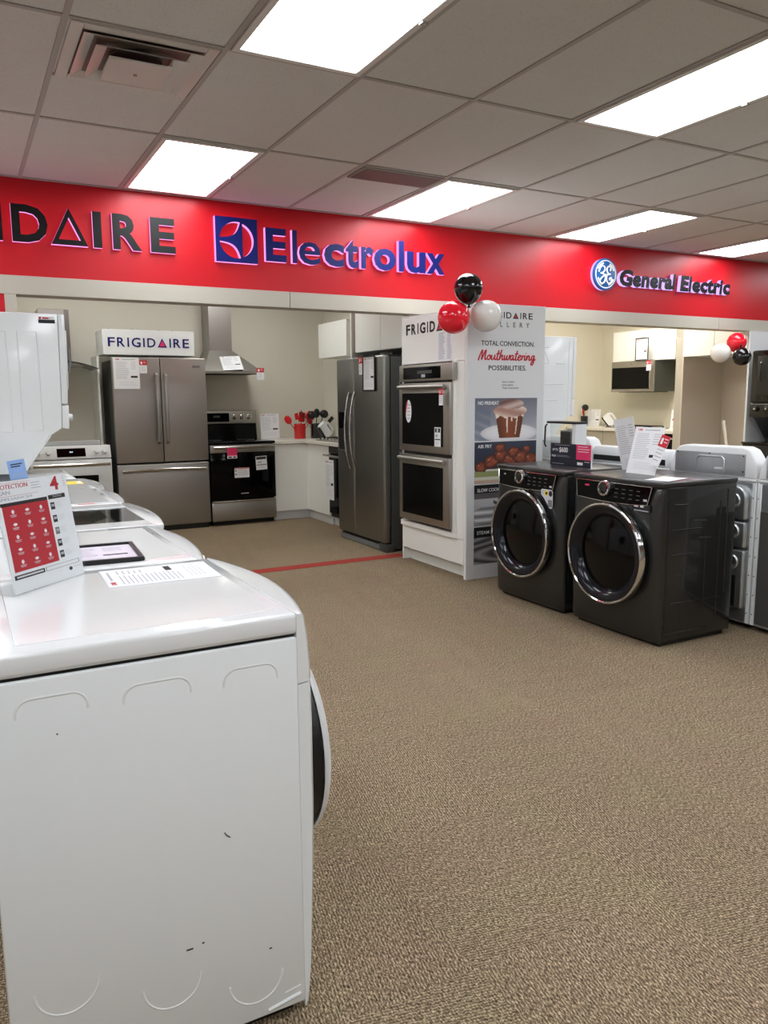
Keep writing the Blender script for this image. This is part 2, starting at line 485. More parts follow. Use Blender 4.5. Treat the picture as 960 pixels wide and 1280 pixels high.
# ------------------------------------------------------------------ ceiling fixtures
def ceiling_light(k, j, label, lens='lamp_lens', at=None, group='recessed fluorescent ceiling lights'):
    x0, y0 = (gx(k), gy(j)-1.222*0) if at is None else at
    w, l = 0.608, 1.198
    t = thing('ceiling_light', label, 'ceiling light', (x0+0.316, y0+0.611, CEIL), 0, group)
    f = MB(); hw, hl = w/2-0.004, l/2-0.004
    iw, il = hw-0.03, hl-0.03
    for (a, b, c, d) in ((-hw, hw, -hl, -il), (-hw, hw, il, hl), (-hw, -iw, -il, il), (iw, hw, -il, il)):
        f.box(a, b, c, d, -0.014, 0.0, 'lens_frame', b=0.002, seg=1)
    f.box(iw+0.004, hw-0.002, -0.01, 0.02, -0.02, -0.012, 'steel_bright')
    f.build('frame', t)
    MB().box(-iw, iw, -il, il, -0.009, -0.004, lens).build('diffuser', t)
    return t
LAB = {(1, 0): 'ceiling light panel above the red wall between the two leftmost sign words',
       (4, 0): 'ceiling light panel above the red wall, just beyond the dark return grille',
       (7, 0): 'ceiling light panel above the red wall over the round blue logo',
       (10, 0): 'ceiling light panel above the red wall at the right edge of the photo',
       (1, 2): 'large near ceiling light panel at the top centre of the photo',
       (4, 2): 'large near ceiling light panel at the upper right of the photo'}
for j in (0, 2, 4, 6):
    for k in (-5, -2, 1, 4, 7, 10, 13):
        if (k, j) in LAB: ceiling_light(k, j, LAB[(k, j)])
        else: ceiling_light(k, j, 'fluorescent ceiling light panel outside the view of the photo', group='ceiling lights outside the view')
ceiling_light(0, 0, 'fluorescent ceiling light panel inside the kitchen alcove hidden by the red header', 'lamp_lens_kitchen', (2.45, 7.1), 'kitchen ceiling lights')
ceiling_light(0, 0, 'fluorescent ceiling light panel inside the kitchen alcove hidden by the red header', 'lamp_lens_kitchen', (0.75, 7.1), 'kitchen ceiling lights')
ceiling_light(0, 0, 'fluorescent ceiling light panel inside the kitchen alcove hidden by the red header', 'lamp_lens_kitchen_right', (5.4, 6.75), 'kitchen ceiling lights')
ceiling_light(0, 0, 'fluorescent ceiling light panel inside the kitchen alcove hidden by the red header', 'lamp_lens_kitchen_right', (7.2, 6.75), 'kitchen ceiling lights')

def air_vent():
    cx, cy, h = gx(0)+0.316, gy(1)+0.306, 0.296
    t = thing('air_vent', 'square stepped air diffuser set in the ceiling at upper left', 'air vent', (cx, cy, CEIL))
    f = MB()
    for a, b in ((-h, -h+0.05), (h-0.05, h)):
        f.box(a, b, -h, h, -0.012, 0, 'vent_metal', b=0.002, seg=1); f.box(-h+0.05, h-0.05, a, b, -0.012, 0, 'vent_metal', b=0.002, seg=1)
    f.build('frame', t)
    MB().box(-h+0.05, h-0.05, -h+0.05, h-0.05, -0.0015, -0.0005, 'vent_shade').lathe([(0.0, 0.0), (0.11, 0.0), (0.115, 0.006), (0.0, 0.006)], (0, -0.02, -0.012), (0, 0, 1), 'grille_dark', 28).build('throat', t)
    for i, (r0, r1, z0, z1) in enumerate(((0.242, 0.195, -0.022, -0.006), (0.190, 0.135, -0.040, -0.014))):
        c = MB()
        V = []
        for r, z in ((r0, z0), (r0-0.004, z0+0.004), (r1, z1+0.003), (r1, z1)):
            V += [(-r, -r, z), (r, -r, z), (r, r, z), (-r, r, z)]
        Fc = []
        for a in range(4):
            b = (a+1) % 4
            for q in range(4):
                Fc.append((a*4+q, a*4+(q+1) % 4, b*4+(q+1) % 4, b*4+q))
        c.add(V, Fc, 'vent_metal'); c.build('louver', t, smooth=20)
    c = MB().prism([(-0.13, -0.13), (0.13, -0.13), (0.13, 0.13), (-0.13, 0.13)], 'z', -0.056, -0.046, 'vent_metal', b=0.002, seg=1)
    c.cyl((0.0, 0.0, -0.060), (0, 0, -0.056), 0.009, 'steel_bright')
    c.build('centre_plate', t)
air_vent()
rg = MB().box(2.40, 3.00, 4.667, 4.935, CEIL-0.012, CEIL, 'return_metal', b=0.003, seg=1)
for i in range(14): rg.box(2.415, 2.985, 4.69+i*0.0165, 4.697+i*0.0165, CEIL-0.016, CEIL-0.011, 'vent_shade')
tag(rg.build('return_grille'), 'dark slatted return grille in the ceiling beside a light panel', 'vent')

# ------------------------------------------------------------------ signs on the red header
def triangle(w, h, t=0.26):
    a = [(0, 0), (w, 0), (w/2, h)]
    # inner triangle inset
    k = t
    cx, cy = w/2, h*0.36
    b = [(cx+(x-cx)*(1-2*k*0.86), cy+(y-cy)*(1-2*k*0.86)-0.0) for x, y in a]
    return a, b[::-1]
Yface = 5.925
def brand_sign_black():
    t = thing('raised_sign', 'raised black lettering ending in DAIRE with pink lit edges on the red wall', 'sign', (0, Yface, 2.43))
    spec = (('F', -0.80, -0.65), ('R', -0.60, -0.40), ('I', -0.35, -0.29), ('G', -0.24, 0.03), ('I', 0.285, 0.352), ('D', 0.408, 0.63), ('^', 0.645, 0.88), ('I', 0.917, 0.975), ('R', 1.047, 1.245), ('E', 1.306, 1.482))
    for ch, a, b in spec:
        m = MB()
        if ch == '^':
            A, B = triangle(1.0, 0.245/(b-a), 0.235)
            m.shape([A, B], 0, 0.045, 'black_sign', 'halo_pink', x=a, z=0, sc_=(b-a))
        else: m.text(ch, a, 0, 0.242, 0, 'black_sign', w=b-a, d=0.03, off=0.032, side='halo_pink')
        m.build('letter', t, smooth=0)
brand_sign_black()

def arc(cx, cy, r, a0, a1, n=14): return [(cx+r*math.cos(math.radians(a0+(a1-a0)*i/n)), cy+r*math.sin(math.radians(a0+(a1-a0)*i/n))) for i in range(n+1)]
def brand_sign_blue():
    t = thing('raised_sign', 'raised navy blue sign of a square emblem and one word with pink lit edges', 'sign', (0, Yface, 2.40))
    # emblem: navy square, circle cut into two leaves and a half disc
    sq = [(0, 0), (1, 0), (1, 1), (0, 1)]
    c, r = 0.5, 0.405
    half = arc(c+0.01, c, r-0.012, -71, 71)
    def leaf(s):
        # between the circle's outer arc and an inner arc
        outer = arc(c, c, r, 78*s, 174*s)
        p0, p1 = outer[-1], outer[0]
        cxm, cym = (p0[0]+p1[0])/2, (p0[1]+p1[1])/2
        inner = []
        for i in range(1, 12):
            u = i/12
            x = p0[0]+(p1[0]-p0[0])*u; y = p0[1]+(p1[1]-p0[1])*u
            k = math.sin(PI*u)*0.13
            inner.append((x+k*0.72, y-s*k*0.72))
        return outer+inner
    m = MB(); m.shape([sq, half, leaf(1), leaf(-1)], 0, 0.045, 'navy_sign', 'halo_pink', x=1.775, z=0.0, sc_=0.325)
    m.build('emblem', t, smooth=0)
    base = 0.030
    spec = (('E', 2.165, 2.335, 0.257), ('l', 2.383, 2.423, 0), ('e', 2.437, 2.622, 0), ('c', 2.651, 2.83, 0), ('t', 2.842, 2.955, 0), ('r', 2.980, 3.096, 0), ('o', 3.098, 3.305, 0), ('l', 3.331, 3.382, 0), ('u', 3.410, 3.593, 0), ('x', 3.604, 3.787, 0))
    for ch, a, b, h in spec:
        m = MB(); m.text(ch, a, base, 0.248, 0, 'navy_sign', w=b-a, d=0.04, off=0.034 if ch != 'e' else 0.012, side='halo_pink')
        m.build('letter', t, smooth=0)
brand_sign_blue()

def brand_sign_round():
    t = thing('raised_sign', 'round blue monogram disc with black two word lettering on the red wall', 'sign', (0, Yface, 2.455))
    cx, cz, r = 5.625, 0.10, 0.148
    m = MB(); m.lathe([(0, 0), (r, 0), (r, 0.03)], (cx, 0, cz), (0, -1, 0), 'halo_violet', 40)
    m.lathe([(r+0.002, 0.03), (r+0.002, 0.05), (r-0.004, 0.052), (0, 0.052)], (cx, 0, cz), (0, -1, 0), 'ge_blue', 40)
    m.lathe([(r*0.90, 0.0525), (r*0.90, 0.0545), (r*0.83, 0.0545), (r*0.83, 0.0525)], (cx, 0, cz), (0, -1, 0), 'ink_white', 40, closed=True)
    m.build('disc', t)
    mg = MB(); Yz = -0.0545; rr = 0.0075
    def P(L): return [(cx+x*r, Yz, cz+y*r) for x, y in L]
    def smooth(L, n=6):
        out = []
        for i in range(len(L)-1):
            p0, p1, p2, p3 = L[max(i-1, 0)], L[i], L[i+1], L[min(i+2, len(L)-1)]
            for q in range(n):
                u = q/n
                out.append(tuple(0.5*((2*p1[k])+(-p0[k]+p2[k])*u+(2*p0[k]-5*p1[k]+4*p2[k]-p3[k])*u*u+(-p0[k]+3*p1[k]-3*p2[k]+p3[k])*u**3) for k in (0, 1)))
        return out+[L[-1]]
    Gc = [(-0.62, 0.12), (-0.45, 0.45), (-0.2, 0.5), (-0.08, 0.3), (-0.25, 0.1), (-0.45, 0.05), (-0.2, 0.0), (-0.02, -0.15), (-0.12, -0.5), (-0.38, -0.6), (-0.5, -0.42), (-0.3, -0.2), (0.02, -0.02)]
    Ec = [(0.38, 0.22), (0.42, 0.45), (0.2, 0.5), (0.08, 0.3), (0.2, 0.05), (0.4, 0.02), (0.12, -0.05), (0.06, -0.35), (0.25, -0.58), (0.5, -0.45), (0.48, -0.2), (0.34, -0.25), (0.36, -0.38)]
    mg.tube(P(smooth(Gc)), rr, 'ink_white', 6); mg.tube(P(smooth(Ec)), rr, 'ink_white', 6)
    for q in (20, 110, 200, 290):
        mg.tube(P([(0.72*math.cos(math.radians(q+i*9)), 0.72*math.sin(math.radians(q+i*9))) for i in range(6)]), rr*1.2, 'ink_white', 6)
    mg.build('monogram', t)
    def word(s, x0, x1, z):
        full = bbox(glyphs(s, 0.5, 0.04)[0]); tot = full[1]-full[0]; k = (x1-x0)/tot
        for i, ch in enumerate(s):
            pre = bbox(glyphs(s[:i+1], 0.5, 0.02)[0]); one = bbox(glyphs(ch, 0.5, 0.02)[0]); w = one[1]-one[0]
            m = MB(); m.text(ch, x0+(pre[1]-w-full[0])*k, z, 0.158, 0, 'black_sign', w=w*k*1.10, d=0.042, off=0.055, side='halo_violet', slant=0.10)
            m.build('letter', t, smooth=0)
    word('General', 5.805, 6.585, 0.005); word('Electric', 6.66, 7.42, 0.0)
brand_sign_round()

# ------------------------------------------------------------------ paper goods (drawn on a plane facing -y, standing on z=0)
def lines(m, x0, x1, z1, z0, n, y, key='ink_grey', jag=0.25, th=0.24):
    st = (z1-z0)/n
    for i in range(n):
        a = z1-i*st
        m.mark(x0, x1-(x1-x0)*random.random()*jag, a-st*th, a, y, key, 0.0003)
def draw_sheet(m, w, h, key='paper', header=True):
    y = -0.001
    m.box(-w/2, w/2, -0.001, 0.001, 0, h, key)
    if header:
        m.text('DMS', -w*0.40, h*0.92, h*0.045, y, 'ink_red', off=0.02, d=0.0004)
        m.mark(-w*0.15, w*0.35, h*0.93, h*0.95, y, 'ink_grey', 0.0003)
    lines(m, -w*0.40, w*0.12, h*0.86, h*0.30, 14, y)
    lines(m, w*0.18, w*0.40, h*0.86, h*0.60, 5, y)
    m.mark(w*0.16, w*0.42, h*0.36, h*0.42, y, 'ink_black', 0.0003)
    lines(m, -w*0.3, w*0.42, h*0.24, h*0.08, 4, y, 'ink_light')
def sheet(name, label, w, h, loc, rot, header=True, key='paper', frame=False, group=None, cat='price sheet'):
    m = MB(); draw_sheet(m, w, h, key, header)
    if not frame:
        return tag(m.build(name, loc=loc, rot=rot), label, cat, group)
    t = thing(name, label, 'framed sheet', loc, rot=rot, group=group)
    m.build('sheet', t)
    f = MB(); b = 0.012
    f.box(-w/2-b, -w/2, -0.008, 0.004, -b, h+b, 'black_plastic', b=0.002, seg=1); f.box(w/2, w/2+b, -0.008, 0.004, -b, h+b, 'black_plastic', b=0.002, seg=1)
    f.box(-w/2, w/2, -0.008, 0.004, -b, 0, 'black_plastic'); f.box(-w/2, w/2, -0.008, 0.004, h, h+b, 'black_plastic')
    f.build('frame', t)
    return t
def sale_tag(label, loc, rot, w=0.06, h=0.12, pink=False):
    m = MB(); m.box(-w/2, w/2, -0.001, 0.001, 0, h, 'paper')
    y = -0.001
    if pink:
        m.mark(-w/2, w/2, h*0.25, h, y, 'ink_pink'); lines(m, -w*0.3, w*0.35, h*0.8, h*0.4, 3, y-0.0006, 'ink_crimson')
        m.mark(-w*0.4, -w*0.05, h*0.06, h*0.18, y, 'ink_black'); m.mark(w*0.1, w*0.4, h*0.06, h*0.18, y, 'ink_black')
    else:
        m.mark(-w/2, w/2, h*0.62, h, y, 'ink_red'); m.mark(-w*0.34, -w*0.12, h*0.70, h*0.90, y-0.0006, 'ink_white')
        lines(m, -w*0.0, w*0.4, h*0.9, h*0.7, 2, y-0.0006, 'ink_white')
        lines(m, -w*0.38, w*0.38, h*0.54, h*0.08, 4, y, 'ink_grey')
    return tag(m.build('sale_tag', loc=loc, rot=rot), label, 'sale tag')

# ------------------------------------------------------------------ white laundry machines at left
def bowed(m, x0, x1, prof, bow, key, nx=18, yb=0.0, r=0.012):
    # front shell whose plan bows outward; prof = [(z, offset)]
    V = []; Fc = []; cxm = (x0+x1)/2; hw = (x1-x0)/2
    n = len(prof)
    for i in range(nx+1):
        u = -1+2*i/nx
        u = math.sin(u*PI/2)
        x = cxm+hw*u
        e = 1-abs(u)
        rnd = math.sqrt(max(0, 1-max(0, 1-e*hw/r)**2))
        for z, c in prof: V.append((x, yb-(c*rnd+bow*(1-u*u)), z))
    for i in range(nx+1):
        x = V[i*n][0]
        for z, c in prof: V.append((x, yb+0.002, z))
    o = (nx+1)*n
    for i in range(nx):
        for j in range(n-1): Fc.append((i*n+j, (i+1)*n+j, (i+1)*n+j+1, i*n+j+1)); Fc.append((o+i*n+j, o+i*n+j+1, o+(i+1)*n+j+1, o+(i+1)*n+j))
        Fc.append((i*n+n-1, (i+1)*n+n-1, o+(i+1)*n+n-1, o+i*n+n-1)); Fc.append((i*n, o+i*n, o+(i+1)*n, (i+1)*n))
    for j in range(n-1):
        Fc.append((j, j+1, o+j+1, o+j)); k = nx*n
        Fc.append((k+j, o+k+j, o+k+j+1, k+j+1))
    m.add(V, Fc, key)

def arch(x, a, b, ztop, zbot, r, top=True):
    # an embossed outline on the plane x
    pts = []
    if top:
        pts = [(x, a, zbot)]+[(x, a+r-r*math.cos(t), ztop-r+r*math.sin(t)) for t in [PI/2*i/6 for i in range(7)]]
        pts += [(x, b-r+r*math.sin(t), ztop-r+r*math.cos(t)) for t in [PI/2*i/6 for i in range(7)]]+[(x, b, zbot)]
    else:
        hw = (b-a)/2; pts = [(x, a+hw-hw*math.cos(t), zbot+hw-hw*math.sin(t)) for t in [PI*i/16 for i in range(17)]]
    return pts

def white_machine(name, label, Y, h=0.94, front=0.60, bow=0.052, lid=False, emboss=False, cat='dryer'):
    Wd, D = 0.672, 0.60
    t = thing(name, label, cat, (front, Y, 0), EAST)
    c = MB()
    if lid:
        zt = h-0.05
        c.box(0.004, 0.03, 0.0, D, 0.03, zt, 'white_enamel', b=0.004); c.box(Wd-0.03, Wd-0.004, 0.0, D, 0.03, zt, 'white_enamel', b=0.004)
        c.box(0.03, Wd-0.03, D-0.03, D, 0.03, zt, 'white_enamel'); c.box(0.03, Wd-0.03, 0, 0.02, 0.03, zt, 'white_enamel'); c.box(0.03, Wd-0.03, 0.02, D-0.03, 0.03, 0.08, 'white_enamel')
    else:
        c.box(0.0, Wd, 0.0, D, 0.03, h-0.052, 'white_enamel', b=0.006)
    c.box(0.01, Wd-0.01, 0.005, D-0.01, h-0.056, h-0.046, 'dark_gap')
    c.box(0.03, Wd-0.03, 0.02, D-0.03, 0.0, 0.032, 'black_plastic')
    if emboss:
        xs = 0.0030
        # y measured from the front: world X = front - y
        for a, b, zt in ((front-0.175, front-0.05, 0.852), (front-0.37, front-0.24, 0.845), (front-0.553, front-0.437, 0.842)):
            c.tube(arch(xs, a, b, zt, zt-0.035, 0.028), 0.0042, 'white_enamel', 8)
        for a, b, zb in ((front-0.165, front-0.045, 0.205), (front-0.365, front-0.245, 0.135), (front-0.545, front-0.425, 0.072)):
            c.tube(arch(xs, a, b, 0, zb, 0, False), 0.0042, 'white_enamel', 8)
        c.tube([(xs, 0.012, 0.055), (xs, 0.09, 0.042)], 0.006, 'white_enamel', 8)
        c.tube([(xs, 0.012, 0.075), (xs, 0.05, 0.069)], 0.004, 'white_enamel', 8)
        # paint chips and a small hook shaped scratch
        for yy, zz, ln in ((front-0.350, 0.252, 0.014), (front-0.374, 0.257, 0.005), (front-0.522, 0.19, 0.006), (front-0.12, 0.775, 0.003)):
            c.box(-0.0006, 0.001, yy, yy+ln, zz, zz+0.003, 'dark_gap')
        c.tube([(-0.0003, front-0.426, 0.492), (-0.0003, front-0.430, 0.485), (-0.0003, front-0.438, 0.478)], 0.0011, 'dark_gap', 6)
    c.build('cabinet', t)
    top = MB(); z0, z1 = h-0.046, h
    if lid:
        n = 20
        fr = [(Wd*i/n, -bow*(1-(2*i/n-1)**2)-0.012) for i in range(n+1)]
        # hole x .12-.60, y .03-.42
        hx0, hx1, hy0, hy1 = 0.115, 0.565, 0.02, 0.40
        for P in ([(0, -0.002), (Wd, -0.002), (Wd, hy0), (0, hy0)], [(0, hy0), (hx0, hy0), (hx0, hy1), (0, hy1)], [(hx1, hy0), (Wd, hy0), (Wd, hy1), (hx1, hy1)], [(0, hy1), (Wd, hy1), (Wd, D), (0, D)]):
            top.prism(P, 'z', z0, z1, 'white_gloss')
        top.build('top', t)
        tub = MB(); tub.lathe([(0.19, -0.4), (0.21, -0.05), (0.235, -0.03)], ((hx0+hx1)/2, (hy0+hy1)/2, h), (0, 0, 1), 'galvanised', 32)
        tub.build('tub', t)
        L = MB()
        n = 16
        fr = [(Wd*i/n, -0.030-0.034*(1-(2*i/n-1)**2)) for i in range(n+1)]
        L.prism(fr+[(Wd, hy0-0.012), (0, hy0-0.012)], 'z', h-0.002, h+0.022, 'white_gloss', b=0.007, seg=3)
        for P in ((0.0, hx0+0.01, hy0-0.014, hy1-0.03), (hx1-0.01, Wd, hy0-0.014, hy1-0.03), (0.0, Wd, hy1-0.032, hy1+0.06)):
            L.box(P[0], P[1], P[2], P[3], h-0.002, h+0.022, 'white_gloss', b=0.003, seg=1)
        lo = L.build('lid', t)
        MB().box(hx0+0.01, hx1-0.01, hy0-0.012, hy1-0.03, h+0.013, h+0.018, 'smoke_glass').build('lid_window', lo)
    else:
        top.box(0.0, Wd, -0.002, D, z0, z1, 'white_gloss', b=0.010, seg=3)
        top.box(0.05, Wd-0.05, 0.03, D-0.06, z1-0.002, z1+0.0012, 'white_gloss', b=0.0012, seg=1)
        top.build('top', t)
    con = MB()
    zc = h-0.155
    bowed(con, 0, Wd, [(zc, 0.030), (h-0.12, 0.030), (h-0.05, 0.024), (h-0.012, 0.017), (h-0.003, 0.010), (h, 0.0)], bow, 'white_gloss')
    co = con.build('control_panel', t)
    k = MB()
    k.cyl((Wd/2, -bow-0.028, h-0.085), (Wd/2, -bow-0.06, h-0.088), 0.03, 'white_plastic', 24, 0.026)
    k.build('knob', co)
    fp = MB()
    bowed(fp, 0, Wd, [(0.018, 0.0), (0.03, 0.008), (0.11, 0.017), (0.32, 0.026), (0.5, 0.031), (0.7, 0.031), (zc-0.006, 0.029), (zc-0.003, 0.026)], bow, 'white_enamel')
    fp.build('front_panel', t)
    d = MB(); o = (Wd/2, -bow-0.014, 0.53)
    d.lathe([(0.245, 0), (0.245, 0.028), (0.236, 0.032), (0.22, 0.02)], o, (0, -1, 0), 'black_plastic', 40, cap=False)
    d.lathe([(0.25, 0.030), (0.252, 0.038), (0.235, 0.052), (0.17, 0.066), (0.16, 0.062), (0.155, 0.052)], o, (0, -1, 0), 'white_plastic', 40, cap=False)
    dd = d.build('door', t)
    MB().lathe([(0.158, 0.055), (0.1, 0.066), (0, 0.07)], o, (0, -1, 0), 'black_glass', 36).build('door_glass', dd)
    return t
white_machine('dryer', 'white front-load dryer nearest the camera with embossed scuffed side', 1.504, emboss=True)
white_machine('dryer', 'white machine second from camera in left row, framed sheet lying on top', 2.19, front=0.575, bow=0.045)
white_machine('top_load_washer', 'white top-load washer with a dark glass lid in the left row', 2.875, h=0.918, front=0.605, bow=0.034, lid=True, cat='washer')
w4 = white_machine('top_load_washer', 'white machine just behind the glass lidded washer in the left row', 3.565, front=0.60, bow=0.045, cat='washer')
w5 = white_machine('top_load_washer', 'white machine with a yellow energy sticker, farthest low one in left row', 4.25, h=0.93, front=0.62, bow=0.05, cat='washer')
# printed decals on the tops of the two far machines (parts of them)
m = MB()
m.box(0.02, 0.035, 0.10, 0.17, 0.941, 0.9418, 'ink_red')
for i in range(7): m.box(0.02, 0.032, 0.035+i*0.006-0.0, 0.039+i*0.006, 0.941, 0.9418, 'ink_light')
m.build('top_lettering', w4)
m = MB().box(0.33, 0.50, 0.03, 0.19, 0.931, 0.9318, 'ink_yellow').box(0.34, 0.49, 0.145, 0.185, 0.9319, 0.9324, 'ink_black').box(0.36, 0.47, 0.035, 0.06, 0.9319, 0.9324, 'paper')
m.build('energy_sticker', w5)
m = MB().box(0.02, 0.035, 0.08, 0.20, 0.931, 0.9318, 'ink_crimson'); m.build('top_lettering', w5)

# papers on the machines
sheet('spec_sheet', 'long white spec sheet with red print lying on the nearest dryer', 0.20, 0.275, (0.567, 2.020, 0.9425), (-PI/2, 0, EAST-0.03), group=None)
sheet('framed_sheet', 'black framed lilac sheet lying flat on the second white machine', 0.262, 0.245, (0.292, 2.245, 0.945), (-PI/2, 0, -0.06), key='paper_lilac', frame=True, header=False)

def protection_sign():
    # slanted acrylic easel holding the red protection plan sheet
    A = Vector((0.084, 1.948, 0.9425)); B = Vector((0.262, 2.124, 0.9425))
    ang = math.atan2(B.y-A.y, B.x-A.x); w = (B-A).length; h = 0.335
    t = thing('sign_holder', 'clear acrylic sign holder with red protection plan sheet on nearest dryer', 'sign', tuple((A+B)/2), rot=(-math.radians(9), 0, ang)); t.scale = (1, 1, 0.80)
    b = MB()
    b.box(-w/2, w/2, -0.005, -0.003, 0, h, 'clear_acrylic'); b.box(-w/2, w/2, 0.003, 0.005, 0, h, 'clear_acrylic')
    b.build('acrylic_sleeve', t)
    f = MB(); f.prism([(0.005, 0.0), (0.09, 0.022), (0.09, 0.026), (0.005, 0.0045)], 'x', -w/2, w/2, 'clear_acrylic'); f.build('foot', t)
    m = MB(); z = lambda q: h*q
    m.box(-w/2+0.004, w/2-0.004, -0.001, 0.002, 0.004, h-0.004, 'paper')
    y = -0.001
    X0, X1 = -w/2+0.016, w/2
    xr = -w/2+w*0.66
    m.mark(X0, xr, 0.066, 0.258, y, 'ink_crimson')
    m.mark(X0-0.004, xr, 0.258, 0.268, y, 'ink_black')
    m.mark(xr+0.005, X1-0.02, 0.2575, 0.2705, y, 'ink_black')
    lines(m, xr+0.02, X1-0.03, 0.268, 0.260, 2, y-0.0006, 'ink_light', 0.1)
    m.mark(X0-0.004, xr-0.055, 0.044, 0.057, y, 'ink_black'); lines(m, X0+0.002, xr-0.06, 0.0535, 0.0475, 1, y-0.0006, 'ink_light', 0.0, 0.9)
    for (a, b_, c, d) in ((xr-0.05, X1-0.016, 0.0445, 0.0453), (xr-0.05, X1-0.016, 0.0562, 0.057), (X1-0.0168, X1-0.016, 0.0445, 0.057), (xr-0.05, xr-0.0492, 0.0445, 0.057)): m.mark(a, b_, c, d, y, 'ink_navy')
    m.text('PROTECTION', -w/2+0.004, 0.308, 0.0125, y, 'ink_crimson', w=0.105)
    m.text('PLAN', -w/2+0.004, 0.292, 0.011, y, 'ink_grey', w=0.045)
    m.text('APPLIANCES', -w/2+0.004, 0.275, 0.007, y, 'ink_grey', w=0.115)
    m.mark(-w/2+0.006, -w/2+0.14, 0.286, 0.2867, y, 'ink_crimson'); m.mark(-w/2+0.006, -w/2+0.12, 0.3245, 0.325, y, 'ink_crimson')
    lines(m, xr-0.045, xr-0.012, 0.318, 0.294, 3, y, 'ink_grey', 0.2)
    m.text('4', xr+0.02, 0.284, 0.042, y, 'ink_crimson', off=0.03)
    lines(m, xr+0.066, xr+0.074, 0.325, 0.288, 5, y, 'ink_grey', 0.1)
    # fifteen small white icons with captions
    for r in range(5):
        for q in range(3):
            cx = X0+(xr-X0)*(0.2+0.31*q); cz = 0.240-r*0.037
            m.lathe([(0, 0), (0.0046, 0), (0.0046, 0.0005), (0, 0.0005)], (cx, y-0.0006, cz), (0, -1, 0), 'ink_white', 10)
            if (r+q) % 2: m.mark(cx-0.006, cx+0.006, cz-0.002, cz+0.002, y-0.0006, 'ink_white')
            else: m.mark(cx-0.002, cx+0.002, cz-0.006, cz+0.006, y-0.0006, 'ink_white')
            for k in range(2): m.mark(cx-0.010+k*0.002, cx+0.010-k*0.002, cz-0.0105-k*0.0042, cz-0.0088-k*0.0042, y-0.0006, 'ink_light', 0.0003)
    # column of appliance pictures
    for i, cz in enumerate((0.236, 0.196, 0.158, 0.120, 0.084)):
        m.mark(xr+0.008, xr+0.022, cz-0.011, cz+0.011, y, 'ink_black' if i != 2 else 'grey_plastic')
        m.mark(xr+0.010, xr+0.020, cz-0.002, cz+0.006, y-0.0006, 'ink_grey')
        lines(m, xr+0.027, xr+0.055, cz+0.010, cz-0.010, 4, y, 'ink_light', 0.4)
    m.lathe([(0, 0), (0.006, 0), (0.006, 0.0005), (0, 0.0005)], (X1-0.05, y, 0.032), (0, -1, 0), 'ink_navy', 14)
    lines(m, X1-0.04, X1-0.012, 0.036, 0.028, 1, y, 'ink_light', 0.0)
    m.build('insert_sheet', t)
protection_sign()
m = MB(); m.box(-0.045, 0.045, -0.001, 0.001, 0.008, 0.125, 'ink_blue'); lines(m, -0.03, 0.03, 0.105, 0.08, 2, -0.001, 'ink_navy', 0.4, 0.5); lines(m, -0.03, 0.03, 0.05, 0.03, 3, -0.001, 'ink_grey', 0.2)
m.box(-0.045, 0.045, -0.012, 0.012, 0.0, 0.009, 'black_plastic')
tag(m.build('card', loc=(0.280, 4.80, 0.9375), rot=(-0.08, -0.13, 0.0)), 'small blue card standing below the white stacked laundry tower', 'card')

